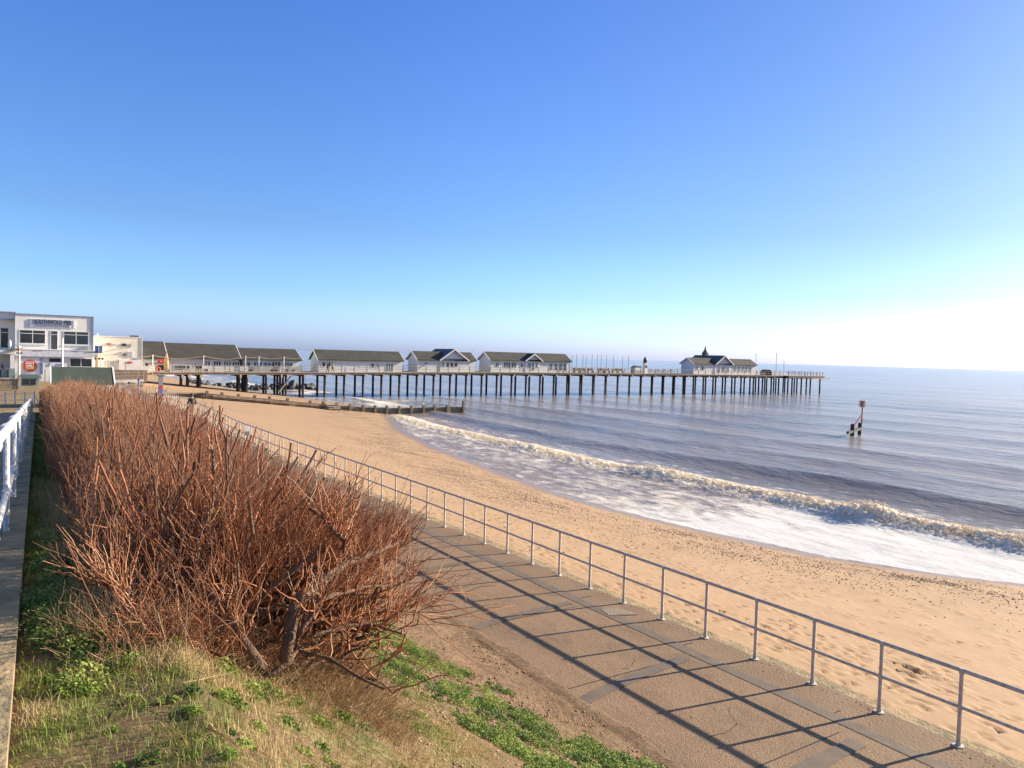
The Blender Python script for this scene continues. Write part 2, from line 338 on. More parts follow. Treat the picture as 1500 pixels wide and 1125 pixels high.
# land sheet: from far inland to the promenade edge
xs = np.concatenate([[-6000, -2500, -900, -300, -120, -60, -40, -30, -20, -12, -8, -5, -3, -1.95, -0.12], np.arange(-0.05, 7.56, 0.06)])
ys = np.concatenate([np.arange(-6, 1, 0.5), np.arange(1, 16, 0.06), np.arange(16, 30, 0.15), np.arange(30, 75, 0.5), [80, 90, 100, 110, 120, 140, 170, 220, 300, 500, 900, 2000, 6000]])
ys = np.concatenate([[-300, -60, -20], ys])
X, Y = np.meshgrid(xs, ys, indexing='ij')
Z = np.where(X < -0.1, path_z(Y)-0.08, bank_z(X, Y))
Z = np.where((X >= -0.1) & (Y > 66), np.minimum(Z, 0.25*np.ones_like(Z)), Z)
fine = (Y > 1) & (Y < 16) & (X > 0)
Z = Z+np.where(fine, 0.05*(fbm(X*5, Y*5, 4)-0.5)+0.05*sstep(3.5, 5, X)*(fbm(X*9+3, Y*9, 3, .7)-0.5), 0)*np.clip((7.0-X)*3, 0, 1)*np.clip(X*3, 0, 1)
sp_ = 0.035-0.22*sstep(0, .3, X-7.02-.30*(fbm(Y*1.7, Y*0+3, 4)-.35)); Z = np.where(X > 6.9, np.minimum(Z+.03, sp_+.015*(fbm(X*8, Y*8)-.5)), Z); Z = np.where(X > 7.42, -.3, Z)
gr = (1-sstep(3.4, 5.6, X+2.2*(fbm(X*0.6, Y*0.6, 4)-0.5)*2)*0.85)*(.45+.55*sstep(.38, .55, fbm(X*1.3, Y*1.3, 4)))
grid('ground', X, Y, Z, SOIL, {'grassy': gr})['kind'] = 'structure'

# beach: coarse far sheet + fine near sheet in one grid
xs = np.concatenate([np.arange(10.62, 32.12, 0.07), np.arange(32.3, 44, 0.3), [46, 50, 56, 64, 80, 120]])
ys = np.concatenate([[-60, -30, -10, 0], np.arange(2, 34, 0.085), np.arange(34, 60, 0.25), np.arange(60, 130, 0.8), np.arange(130, 240, 5), [300, 500, 1000, 3000]])
X, Y = np.meshgrid(xs, ys, indexing='ij'); Z = beach_z(X, Y)
near = np.clip((34-Y)/4, 0, 1)*np.clip((shore(Y)-3.0-X)/3, 0, 1)
foot = np.zeros_like(Z)
x0i = lambda v: int(round((v-10.62)/0.07)); y0i = lambda v: int(4+round((v-2)/0.085))
nfp = 2300
fx = rng.beta(1.15, 2.2, nfp)*17+11.1; fy = rng.uniform(3, 33, nfp)
for a, b2 in zip(fx, fy):
    if vn(a*0.35+3, b2*0.3) < 0.42 and random.random() < 0.75: continue
    i, j = x0i(a), y0i(b2); R_ = 4
    i0, i1, j0, j1 = max(i-R_, 0), min(i+R_+1, 307), max(j-R_, 4), min(j+R_+1, 380)
    if i1 <= i0 or j1 <= j0: continue
    th_ = random.uniform(0, 3.14); dx = X[i0:i1, j0:j1]-a; dy = Y[i0:i1, j0:j1]-b2
    p = dx*math.cos(th_)+dy*math.sin(th_); q = -dx*math.sin(th_)+dy*math.cos(th_)
    g = (p/0.10)**2+(q/0.055)**2
    foot[i0:i1, j0:j1] += (1 if a < 15 else .6)*-0.042*np.exp(-g)+0.014*np.exp(-((np.sqrt(g)-1.7)**2)*3)
Z = Z+foot*near+0.018*(fbm(X*2.2, Y*2.2, 4)-0.5)*near
# dug hole by the railing
g = ((X-14.4)**2+(Y-7.4)**2); Z = Z+near*np.exp(-g/0.35)*0.16*(fbm(X*6, Y*6, 4, .7)-0.5)*2
d = shore(Y)-X
wet = 1-sstep(0.3, 1.9+0.0*d, d+0.7*(fbm(X*0.7, Y*0.35, 3)-0.5)); 
shin = np.clip(sstep(0.5, 1.5, d)*(1-sstep(6, 10.5, d+2.5*(fbm(X*0.3, Y*0.2)-0.5))), 0, 1)*sstep(-5, 6, Y)
shin = np.maximum(shin, 0.9*sstep(33, 42, Y)*sstep(0.3, 1, d)*(1-sstep(2.5, 6, d))*(1-sstep(80, 100, Y)))
grid('beach_sand', X, Y, Z, SAND, {'wet': wet, 'shingle': shin*(0.35+0.65*sstep(0.42, 0.6, fbm(X*0.25+9, Y*0.15)))})['kind'] = 'structure'

# ------------------------------------------------------------------ sea
VB = ([-60, 10, 15.6, 19, 23, 28, 33, 38.5, 42.6, 48.3, 56, 65, 73, 89, 100, 3000], [39.5, 39, 38.8, 39.0, 38.1, 38.3, 38.1, 37.7, 37.0, 36.8, 37.1, 37.7, 37.6, 39.6, 42, 42])
off = np.concatenate([np.arange(-1.2, 6, 0.11), np.arange(6, 15, 0.10), np.arange(15, 30, 0.22), np.arange(30, 60, 0.4), np.arange(60, 150, 0.8), np.geomspace(151, 22000, 90)])
ys = np.concatenate([[-4000, -1500, -600, -200, -80, -40, -20, -5, 3], np.arange(8, 34, 0.10), np.arange(34, 60, 0.16), np.arange(60, 100, 0.25), np.arange(100, 200, 0.7), np.geomspace(201, 22000, 130)])
O, Y = np.meshgrid(off, ys, indexing='ij')
X = shore(Y)+O-0.5*np.clip(1-O/8, 0, 1)*0+0.25*(fbm(Y*0.35, Y*0+2, 4)-0.5)*2*np.clip(1-O/4, 0, 1)
vb = np.interp(Y, *VB)+0.9*(fbm(Y*0.12+4, Y*0+1, 3)-0.5)
q = X-vb                                  # distance seaward of the breaker line
brk = (1-sstep(84, 98, Y))*sstep(-30, 5, Y)
lump = fbm(X*1.4, Y*1.1, 5, 0.6); lump2 = fbm(X*4.5, Y*4, 4, 0.6)
hgt = 0.30*(0.45+1.1*vn(Y*0.25+3.3, Y*0+7))*(1+0.75*np.exp(-((Y-22.7)/1.1)**2))*(0.45+0.55*(1-sstep(40, 75, Y)))
crest = np.where(q < 0, np.exp(-(q/1.5)**2), np.exp(-(q/1.9)**2))
Z = -3.0+0*X
Z = Z+brk*crest*hgt*(0.55+0.9*lump)+brk*np.exp(-(q/1.5)**2)*0.55*(lump2-0.5)*(0.5+hgt)
# bore behind, foam lumps shoreward of the crest
Z = Z+brk*0.10*(lump-0.4)*sstep(-4, -0.5, q)*(q < 2)
# swells
sea = sstep(2, 7, q)
wob = 3.2*(fbm(Y*0.03, X*0.012, 3)-0.5)*2
ph = (X+wob)
sw = 0
for c0, amp, wd in ((46.5, 0.42, 1.6), (56, 0.26, 2.0), (66.5, 0.28, 2.2), (79, 0.24, 2.5), (93, 0.2, 3), (108, 0.18, 3), (126, 0.16, 4)):
    sw = sw+amp*(0.35+1.1*vn(Y*0.045+c0, Y*0+c0))*np.exp(-((ph-c0)/wd)**2)
far = sstep(110, 150, X)
sw = sw+far*(0.13*np.sin(ph*0.42+2*fbm(X*0.02, Y*0.02))*np.exp(-X/600))
Z = Z+sea*sw*np.where(Y > 100, 0.7, 1)
Z = Z+sea*0.10*(fbm(X*0.55, Y*0.28, 4)-0.5)*np.exp(-np.maximum(X, 0)/300)
Z = Z+sea*0.05*(fbm(X*1.8, Y*0.9, 3)-0.5)*np.exp(-np.maximum(X, 0)/120)
# swash sheet: thin water following the sand
Z = np.where(O < 5, Z+0.02*np.clip(O/5, 0, 1)+0.015*(lump-0.5), Z)
Z = np.where(O < 0.05, -2.99+O*0.6-0.3*(O < -0.3), Z)
# foam coverage
inner = sstep(0.0, 0.4, O)*(1-sstep(-1.2, 0.5, q))
white = 1-sstep(22, 38, Y+6*(fbm(X*0.2, Y*0.2)-0.5)*2)
foam = brk*(0.95*np.where(q < 0, np.exp(-(q/2.2)**2), np.exp(-(q/2.2)**2)))
foam = np.maximum(foam, inner*(0.42+0.38*white)*sstep(-1, 4, 30-0*Y)*(0.75+0.35*fbm(X*0.5, Y*0.25, 4)))
foam = np.maximum(foam, (0.42+0.42*fbm(X*0.45, Y*0.22+9, 5, .6))*inner*white)
foam = np.maximum(foam, 0.55*np.exp(-(O/0.25)**2)*(Y < 100))
foam = np.maximum(foam, brk*0.34*sstep(1, 2, q)*(1-sstep(4, 9, q+3*(fbm(X*0.4, Y*0.2)-0.5))))
# surf round and behind the pier's shore end
foam = np.maximum(foam, 0.50*sstep(0, 1.5, O)*(1-sstep(10, 26, O))*sstep(96, 104, Y)*(0.3+1.0*vn(X*0.35, Y*0.12)))
shal = np.clip(1-sstep(1, 12, O), 0, 1)
grid('sea', X, Y, Z, SEA, {'foam': foam, 'shallow': shal, 'swash': inner*white})['kind'] = 'structure'

# spray droplets and froth lumps thrown up along the crest
def icos(P, R):
    o = np.array([(1, 0, 0), (-1, 0, 0), (0, 1, 0), (0, -1, 0), (0, 0, 1), (0, 0, -1)], float)
    f = np.array([(0, 2, 4), (2, 1, 4), (1, 3, 4), (3, 0, 4), (2, 0, 5), (1, 2, 5), (3, 1, 5), (0, 3, 5)])
    n_ = len(P); sc = (0.7+0.6*rng.random((n_, 6, 1)))
    V = P[:, None]+o[None]*sc*R.reshape(n_, 1, -1); F = (np.arange(n_)[:, None, None]*6+f[None])
    return V.reshape(-1, 3), F.reshape(-1, 3)
N = 42000
yy = 12+78*rng.random(N)**1.5; vb = np.interp(yy, *VB)+0.9*(fbm(yy*0.12+4, yy*0+1, 3)-0.5)
hh = 0.37*(0.45+1.1*vn(yy*0.25+3.3, yy*0+7))*(1+0.9*np.exp(-((yy-22.7)/1.1)**2))*(0.45+0.55*(1-sstep(40, 75, yy)))
qq = rng.normal(-0.15, 0.75, N); zz = -2.98+np.exp(-(qq/1.5)**2)*hh*(0.45+0.75*rng.random(N)**1.4)+0.03
R_ = rng.uniform(0.010, 0.042, N)*np.where(rng.random(N) < 0.12, 1.7, 1)
V, F = icos(np.stack([vb+qq, yy, zz], -1), R_[:, None]*np.array([1, 1, 0.8]))
FROTH = mat('sea_froth', (0.80, 0.74, 0.64), 0.8, 0.12, 1.5)
_n = FROTH.node_tree.nodes; _t = _n.new('ShaderNodeBsdfTranslucent'); _t.inputs[0].default_value = (.85, .78, .66, 1); _m = _n.new('ShaderNodeMixShader'); _m.inputs[0].default_value = .65
FROTH.node_tree.links.new(_n['Principled BSDF'].outputs[0], _m.inputs[1]); FROTH.node_tree.links.new(_t.outputs[0], _m.inputs[2]); FROTH.node_tree.links.new(_m.outputs[0], _n['Material Output'].inputs[0])
tag(npmesh('breaking_froth', V, F, FROTH, smooth=True), 'cream froth and spray thrown up along the breaking wave', 'sea foam', kind='stuff')

# ------------------------------------------------------------------ promenade and paths
def strip(name, xl, xr, y0, y1, z, material, step=1.0, thick=0.3, parent=None, zf=None):
    mb = MB(); yy = list(np.arange(y0, y1, step))+[y1]
    for i, y in enumerate(yy):
        a = xl(y) if callable(xl) else xl; b2 = xr(y) if callable(xr) else xr; zz = z if zf is None else float(zf(y))+z
        mb.v += [(a, y, zz-thick), (b2, y, zz-thick), (b2, y, zz), (a, y, zz)]
    for i in range(len(yy)-1):
        k = 4*i
        for j in range(4): mb.f.append((k+j, k+(j+1) % 4, k+4+(j+1) % 4, k+4+j))
    mb.f.append((0, 3, 2, 1)); e = 4*(len(yy)-1); mb.f.append((e, e+1, e+2, e+3))
    return mb.build(name, material, parent)
o = strip('promenade', 7.08, lambda y: rail_x(y)-0.62, -12, 126, 0.0, AGG, 2.0, 0.5); o['kind'] = 'structure'
o = strip('promenade_margin', lambda y: rail_x(y)-0.615, lambda y: rail_x(y)+0.11, -12, 126, -0.003, mat('margin_concrete', (0.25, 0.17, 0.105), .85, .25, 1.4, .3, 25, c2=(.19, .125, .075)), 2.0, 0.6); o['kind'] = 'structure'
o = strip('sea_wall_top', lambda y: rail_x(y)+0.115, lambda y: rail_x(y)+0.42, -12, 126, -0.035, EDGE, 2.0, 1.2); o['kind'] = 'structure'
o = strip('promenade_joint', lambda y: rail_x(y)-0.88, lambda y: rail_x(y)-0.64, -12, 126, 0.006, TAR, 2.0, 0.004); o['kind'] = 'structure'
# bitumen repair strips across the promenade
for y0, y1, w2 in ((8.75, 9.2, 0.24), (12.2, 12.55, 0.22), (5.6, 5.9, 0.26), (16.0, 16.3, 0.2)):
    mb = MB(); xx = np.linspace(7.1, 9.75, 9)
    for i, x in enumerate(xx):
        t = i/8; yc = y0+(y1-y0)*t+0.05*math.sin(t*4); ww = w2*(0.85+0.3*random.random())
        mb.v += [(x, yc-ww/2, 0.009), (x, yc+ww/2, 0.009)]
    for i in range(8): mb.f.append((2*i, 2*i+2, 2*i+3, 2*i+1))
    mb.build('repair_strip', TAR)['kind'] = 'structure'
mb = MB().quadbox([(9.95, 11.5, 0), (10.5, 11.25, 0), (10.45, 11.75, 0), (10.02, 11.85, 0), (9.95, 11.5, .012), (10.5, 11.25, .012), (10.45, 11.75, .012), (10.02, 11.85, .012)]); mb.build('concrete_patch', CONC)['kind'] = 'structure'
mb = MB()
for k in range(40):
    yy_ = -3+3.05*k; mb.box(7.12, 9.75, yy_, yy_+.018, 0.0, .0045); mb.box(10.02, 10.40, yy_+.4, yy_+.418, -.02, .0035)
mb.build('paving_joints', DARK)['kind'] = 'structure'
mb = MB()
for k in range(9):
    cx_ = random.uniform(7.3, 9.4); cy_ = 4+2.4*k+random.random(); an = random.uniform(-.6, .6); pts_ = []
    for s2 in range(14): pts_.append((cx_, cy_)); cx_ += .10*math.cos(an); cy_ += .10*math.sin(an); an += random.gauss(0, .5)
    for (xa_, ya_), (xb_, yb_) in zip(pts_[:-1], pts_[1:]):
        if 7.15 < xa_ < 9.7 and 7.15 < xb_ < 9.7:
            i_ = len(mb.v); mb.v += [(xa_, ya_-.004, .0052), (xb_, yb_-.004, .0052), (xb_, yb_+.004, .0052), (xa_, ya_+.004, .0052)]; mb.f.append((i_, i_+1, i_+2, i_+3))
mb.build('paving_cracks', DARK)['kind'] = 'structure'
n_ = 14000; sx_ = rng.uniform(7.1, 10.9, n_); sy_ = rng.uniform(3, 30, n_); kz_ = rng.random(n_) < np.maximum(np.exp(-(10.95-sx_)/.22), .7*np.exp(-(sx_-7.1)/.18))*sstep(.4, .6, fbm(sx_*.8, sy_*.9, 3))+.006
sx_ = sx_[kz_]; sy_ = sy_[kz_]; V, F = icos(np.stack([sx_, sy_, 0*sx_+.004], -1), rng.uniform(.004, .013, len(sx_))[:, None]*np.array([1.3, 1.3, .5]))
tag(npmesh('sand_grit', V, F, SAND, {'wet': np.zeros(len(V)), 'shingle': np.zeros(len(V))}), 'sandy grit drifted along the edges of the promenade', 'sand', kind='stuff')
# upper path with its kerb
o = strip('upper_path', -1.9, -0.305, -8, 64, 0.0, PATHM, 1.0, 0.2, zf=path_z); o['kind'] = 'structure'
o = strip('path_kerb', -0.30, -0.10, -8, 64, 0.018, EDGE, 1.0, 0.3, zf=path_z); o['kind'] = 'structure'
o = strip('road', -14.0, -3.2, -30, 68, -0.04, ROAD, 1.0, 0.1, zf=path_z); o['kind'] = 'structure'

# ------------------------------------------------------------------ promenade railing
t = empty('promenade_railing', (10.9, 5, 0), label='long grey galvanised tubular railing along the promenade edge above the sand', cat='railing')
def addm(mb, name, material, parent, **k):     # geometry given in world coordinates, parent has no rotation
    lo = parent.matrix_world.translation if False else Vector(parent.location)
    p2 = parent.parent
    while p2: lo = lo+Vector(p2.location); p2 = p2.parent
    mb.v = [(v[0]-lo.x, v[1]-lo.y, v[2]-lo.z) for v in mb.v]
    return mb.build(name, material, parent, **k)
knots = [-1.84]+[y for y in RAILV[0] if -1 < y < 84]+[84.0]
for nm, zz, rad in (('top_rail', 1.08, 0.031), ('middle_rail', 0.56, 0.026)):
    addm(MB().tube([(float(rail_x(y)), y, zz) for y in knots], rad, 8), nm, GALV, t, smooth=True)
pm = MB().tube([(0, 0, 0), (0, 0, 1.075)], 0.028, 8)
pm.tube([(0, 0, 0.52), (0, 0, 0.60)], 0.034, 8); pm.tube([(0, 0, 1.03), (0, 0, 1.115)], 0.036, 8)
pm.tube([(0, 0, 0), (0, 0, 0.014)], 0.075, 12); pm.tube([(0, 0, 0.01), (0, 0, 0.07)], 0.036, 8)
p0 = None; y = 5.08-1.145*5
while y < 84:
    if p0 is None: p = p0 = pm.build('post', GALV, t)
    else: p = p0.copy(); col.objects.link(p)
    p.location = (float(rail_x(y))-10.9, y-5, 0); y += 1.145
# white notice on the railing further along
t = empty('railing_notice', (9.85, 42.5, 0), label='small white notice board fixed to the promenade railing beside the sand', cat='sign')
addm(MB().box(9.70, 10.02, 42.42, 42.45, 0.45, 1.0), 'board', WHITE, t)
addm(MB().box(9.78, 9.93, 42.405, 42.418, 0.52, 0.72), 'panel', GREENK, t)

# white railing at the upper path
t = empty('white_railing', (-0.2, 9.4, 0), label='chunky white painted tube railing beside the upper path', cat='railing')
RX = -0.27
yk = np.arange(0.5, 57, 2.95)
def ridge_pts(h): return [(RX, y, float(path_z(y))+h) for y in np.concatenate([[-2.4], yk, [58]])]
addm(MB().tube(ridge_pts(1.1), 0.042, 12), 'top_rail', WPIPE, t, smooth=True)
addm(MB().tube(ridge_pts(0.42), 0.03, 10), 'lower_rail', WPIPE, t, smooth=True)
pm = MB().tube([(0, 0, -0.05), (0, 0, 1.1)], 0.03, 10)
for z in (0.42, 1.1):
    sl_ = -0.054
    pm.tube([(0, -0.055, z+0.003), (0, 0.055, z-0.003)], 0.062 if z > 1 else 0.05, 12)
    pm.ball((0, 0, z), 0.058 if z > 1 else 0.046, 10)
p0 = None
for y in yk:
    if p0 is None: p = p0 = pm.build('post', WPIPE, t, smooth=False)
    else: p = p0.copy(); col.objects.link(p)
    p.location = (RX+0.2, y-9.4, float(path_z(y)))

# second white post-and-rail fence across the far end of the path
t = empty('white_post_fence', (-3, 72, 0.3), label='low white post fence on the grass beyond the upper path', cat='fence')
pm = MB().box(-0.045, 0.045, -0.045, 0.045, 0, 1.0); p0 = None
for i in range(16):
    if p0 is None: p = p0 = pm.build('post', WPIPE, t, bevel=0.01)
    else: p = p0.copy(); col.objects.link(p)
    p.location = (3.0-0.2-i*0.66, 0, 0)
for z in (0.35, 0.85): addm(MB().tube([(-10.5, 72, 0.3+z), (-0.15, 72, 0.3+z)], 0.02, 6), 'rail', WPIPE, t)
# ------------------------------------------------------------------ strands (twigs, grass)
def strands(name, P, R, material, tint, sides=3, parent=None):
    """P (n,s,3) polylines, R (n,s) radii -> one mesh of tapered tubes"""
    n_, s_ = R.shape; P = np.asarray(P, float)
    D = np.gradient(P, axis=1); D /= np.linalg.norm(D, axis=2, keepdims=True)+1e-9
    up = np.tile(np.array([0.3, 0.9, 0.1]), (n_, s_, 1)); sd = np.cross(D, up); sd /= np.linalg.norm(sd, axis=2, keepdims=True)+1e-9
    uq = np.cross(sd, D)
    ang = np.arange(sides)*2*math.pi/sides
    V = P[:, :, None]+(sd[:, :, None]*np.cos(ang)[None, None, :, None]+uq[:, :, None]*np.sin(ang)[None, None, :, None])*R[:, :, None, None]
    base = (np.arange(n_)*s_*sides)[:, None, None]; i = np.arange(s_-1)[None, :, None]; j = np.arange(sides)[None, None, :]
    a = base+i*sides+j; b2 = base+i*sides+(j+1) % sides
    F = np.stack([a, b2, b2+sides, a+sides], -1).reshape(-1, 4)
    tt = np.repeat(tint, s_*sides)
    return npmesh(name, V.reshape(-1, 3), F, material, {'tint': tt}, parent=parent)
def curves(P0, D, L, r0_, r1_, seg, wob=0.1, lift=0.0):
    n_ = len(P0); t = np.linspace(0, 1, seg)[None, :, None]
    D = D/(np.linalg.norm(D, axis=1, keepdims=True)+1e-9)
    W = rng.normal(0, 1, (n_, seg, 3)); W = np.cumsum(W, axis=1)*wob*L[:, None, None]/seg; W[:, 0] = 0
    P = P0[:, None]+D[:, None]*L[:, None, None]*t+W; P[:, :, 2] += lift*L[:, None]*t[:, :, 0]**2
    R = r0_[:, None]*(1-t[:, :, 0])+r1_[:, None]*t[:, :, 0]
    return P, R
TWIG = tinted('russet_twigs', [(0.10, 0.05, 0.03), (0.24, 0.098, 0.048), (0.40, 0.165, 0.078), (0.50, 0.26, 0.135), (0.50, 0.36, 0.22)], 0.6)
LIMB = mat('grey_brown_bark', (0.19, 0.115, 0.072), 0.9, 0.35, 9, 0.9, 40, c2=(0.075, 0.045, 0.03))
STRAW = tinted('dry_stalks', [(0.14, 0.08, 0.04), (0.30, 0.20, 0.10), (0.45, 0.32, 0.17), (0.55, 0.43, 0.26)], 0.8)
GRASS = tinted('grass_blades', [(0.07, 0.12, 0.02), (0.17, 0.25, 0.04), (0.28, 0.31, 0.08), (0.46, 0.36, 0.17), (0.55, 0.42, 0.25)], 0.7, 0.25)
LEAF = tinted('herb_leaves', [(0.055, 0.11, 0.025), (0.14, 0.235, 0.04), (0.26, 0.35, 0.06), (0.38, 0.43, 0.12)], 0.55, 0.25)

def top_h(y): return np.interp(y, [4.8, 6, 8, 12, 18, 30, 60], [0.80, 0.95, 1.12, 1.30, 1.42, 1.62, 1.85])      # above the path
def xc(y): return np.interp(y, [4.6, 6.5, 9, 20, 60], [1.25, 1.65, 1.65, 1.60, 1.55])
def half(y): return np.interp(y, [4.6, 6.5, 9, 20, 60], [1.0, 1.38, 1.36, 1.25, 1.25])
def groundz(x, y): return bank_z(x, y)

def shrub(y0, y1, nsh, rs, seg, label, group, nlimb, first=False):
    yc = (y0+y1)/2; zc = float(groundz(np.array(xc(yc)), np.array(yc)))
    t = empty('bare_shrub', (float(xc(yc)), yc, zc), label=label, cat='shrub', group=group)
    org = np.array([float(xc(yc)), yc, zc])
    # limbs fan out of low crowns
    nh = max(2, int((y1-y0)/0.9)); LP = []; 
    hubs = []
    for k in range(nh):
        y = y0+(k+0.5)*(y1-y0)/nh+random.uniform(-.2, .2); x = float(xc(y))+random.uniform(-0.25, 0.1)-0.15
        hubs.append((x, y, float(groundz(np.array(x), np.array(y)))))
    if first: hubs = [(1.12, 6.55, 2.90), (1.75, 6.15, 2.62), (1.45, 7.3, 2.75), (0.95, 5.9, 3.0)]
    per = max(3, nlimb//len(hubs)); H = np.repeat(np.array(hubs), per, axis=0); n_ = len(H)
    a = rng.uniform(0, 2*math.pi, n_); e = rng.uniform(0.15, 1.35, n_)
    D = np.stack([np.cos(a)*np.cos(e)*1.25+0.42, np.sin(a)*np.cos(e), np.sin(e)*1.0+0.12], -1)
    L = rng.uniform(0.8, 1.5, n_); 
    tz = path_z(H[:, 1])+top_h(H[:, 1])
    LP, LR = curves(H-np.array([0, 0, 0.08]), D, L, rng.uniform(0.022, 0.045, n_)*(1.0 if first else 0.8), rng.uniform(0.009, 0.016, n_), 7, 0.35, 0.12)
    cap_ = (tz-0.05)[:, None]; LP[:, :, 2] = np.minimum(LP[:, :, 2], cap_)
    strands('limbs', LP-org, LR, LIMB, np.zeros(n_), 7 if first else 5, parent=t)
    # shoots springing from along the limbs and throughout the body
    def body(n_):
        y = rng.uniform(y0-0.15, y1+0.15, n_); a = rng.uniform(-1.0, 1.0, n_)      # a: across
        h = half(y)*(0.92+0.35*(fbm(y*0.8, y*0+5)-0.5)*2)
        x = xc(y)+a*h
        gz = groundz(x, y); T = path_z(y)+top_h(y)
        # cross section: domed, drooping on the sea side
        dome = T-0.75*np.clip((a+.2)/1.2, 0, 1)**1.5*(1+0.60*(1-sstep(14, 34, y)))-0.45*np.clip(-a, 0, 1)**3+0.35*(fbm(x*1.3, y*1.3, 3)-0.5)
        if first:
            fr = sstep(4.7, 6.3, y); dome = gz+(dome-gz)*(0.28+0.72*fr)
        return x, y, a, gz, dome
    x, y, a, gz, dome = body(nsh)
    u = rng.random(nsh)**0.6
    L = rng.uniform(0.22, 0.75, nsh)
    zb = gz+np.clip(u*(dome-gz)-L*0.75, 0.02, None)
    ca = a+rng.normal(0, 0.25, nsh)
    D = np.stack([np.where(ca < 0, ca*0.30, ca*0.55)+0.08+rng.normal(0, .36, nsh), rng.normal(-0.05, 0.42, nsh)+np.clip((6.2-y)*0.0, -1, 0), 1.0+0*ca], -1)
    if first: D[:, 0] += np.clip(x-1.9, 0, 2)*0.4
    P0 = np.stack([x-D[:, 0]*L*0.45, y-D[:, 1]*L*0.45, zb], -1)
    P0[:, 2] = np.maximum(P0[:, 2], groundz(P0[:, 0], P0[:, 1]))
    if first:
        kp_ = (y > 4.75+1.0*(x-.8)) & (rng.random(nsh) > .8*(1-sstep(.30, .62, (zb-gz)/np.maximum(dome-gz, .3)))*(1-sstep(6.2, 7.4, y))); P0 = P0[kp_]; D = D[kp_]; L = L[kp_]; zb = zb[kp_]; gz = gz[kp_]; dome = dome[kp_]; nsh_ = nsh; nsh = int(kp_.sum())
    P, R = curves(P0, D, L, rs*rng.uniform(0.7, 1.3, nsh), rs*rng.uniform(0.3, 0.5, nsh), seg, 0.30, 0.08)
    tint = np.clip(0.22+0.45*(zb-gz)/(np.maximum(dome-gz, .3))+rng.normal(0.08, 0.24, nsh), 0, 1)  # higher shoots get a paler tint: the hedge's lit top put into the colour
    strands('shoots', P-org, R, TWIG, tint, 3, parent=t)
    if y0 < 18:
        nl = {True: 170}.get(first, int(22*(y1-y0))); hb = np.array(hubs)[rng.integers(0, len(hubs), nl)]
        hb = hb+np.stack([rng.normal(0, .25, nl), rng.normal(0, .35, nl), np.zeros(nl)], -1); hb[:, 2] = groundz(hb[:, 0], hb[:, 1])
        ty = hb[:, 1]+rng.normal(0, .65, nl); ty = np.clip(ty, y0-.1, y1+.2); ta = rng.uniform(-.95, 1.0, nl); tx = xc(ty)+ta*half(ty)*.9
        tz_ = path_z(ty)+top_h(ty)-.35-.75*np.clip((ta+.2)/1.2, 0, 1)**1.5*(1+.60*(1-sstep(14, 34, ty))); tz_ = hb[:, 2]+(tz_-hb[:, 2])*rng.uniform(.25, .95, nl)*(.35+.65*sstep(4.7, 6.2, ty))
        T_ = np.stack([tx, ty, tz_], -1); s_ = np.linspace(0, 1, 8)[None, :, None]; W_ = np.cumsum(rng.normal(0, .035, (nl, 8, 3)), 1); W_[:, 0] = 0
        mid = np.array([1.0, 1.0, 0.0]); PP = hb[:, None]+(T_-hb)[:, None]*(np.concatenate([s_, s_, s_**1.25], -1))+W_
        rb = rng.uniform(.010, .030, nl); RR = rb[:, None]*(1-.7*s_[:, :, 0])
        strands('branches', PP-org, RR, LIMB, np.zeros(nl), 6, parent=t)
        ks = rng.integers(3, 8, nl*5); PS = PP[np.repeat(np.arange(nl), 5), ks]; m_ = len(PS); dv = np.repeat((T_-hb)/np.linalg.norm(T_-hb, axis=1, keepdims=True), 5, axis=0)
        DS = dv*.5+np.stack([rng.normal(.05, .5, m_), rng.normal(0, .5, m_), rng.uniform(.2, 1, m_)], -1); LS = rng.uniform(.2, .5, m_)
        QP, QR = curves(PS, DS, LS, rng.uniform(.006, .012, m_), rng.uniform(.003, .005, m_), 6, .34, .1)
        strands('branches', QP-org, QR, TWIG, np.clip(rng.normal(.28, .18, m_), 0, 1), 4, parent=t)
        kk = 10 if first else 14; PS = QP[np.repeat(np.arange(m_), kk), rng.integers(0, 5, m_*kk)]; m2 = len(PS); dv = np.repeat(DS/np.linalg.norm(DS, axis=1, keepdims=True), kk, axis=0)
        D2 = dv*.45+np.stack([rng.normal(.05, .28, m2), rng.normal(-.03, .28, m2), rng.uniform(.45, 1.1, m2)], -1); L2 = rng.uniform(.15, .55, m2)
        dm_ = path_z(PS[:, 1])+top_h(PS[:, 1])+.1-.75*np.clip(((PS[:, 0]-xc(PS[:, 1]))/half(PS[:, 1])+.2)/1.2, 0, 1)**1.5*(1+.60*(1-sstep(14, 34, PS[:, 1])))
        L2 = np.minimum(L2, np.maximum(dm_-PS[:, 2], .08))
        if first:
            kp_ = (PS[:, 1] > 4.75+.9*(PS[:, 0]-.8)) & (rng.random(m2) > .75*(1-sstep(3.45, 3.8, PS[:, 2]))*(1-sstep(6.0, 7.2, PS[:, 1]))); PS = PS[kp_]; D2 = D2[kp_]; L2 = L2[kp_]; m2 = len(PS)
        SP, SR = curves(PS, D2, L2, rs*rng.uniform(.75, 1.25, m2), rs*rng.uniform(.35, .5, m2), seg+1, .34, .06)
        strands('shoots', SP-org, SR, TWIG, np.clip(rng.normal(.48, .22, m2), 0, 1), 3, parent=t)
    # thicker cut stems standing out of the top
    ns = int((y1-y0)*(26 if y0 < 16 else 12)); x, y, a, gz, dome = body(ns)
    if first: y = np.maximum(y, 5.7+.6*rng.random(ns)); gz = groundz(x, y); dome = np.maximum(dome, gz+.9)
    L = rng.uniform(0.4, 0.85, ns); D = np.stack([np.where(a < 0, a*.2, a*0.75)+0.12+rng.normal(0, .2, ns), rng.normal(-0.05, .3, ns), 0.9+0*a], -1)
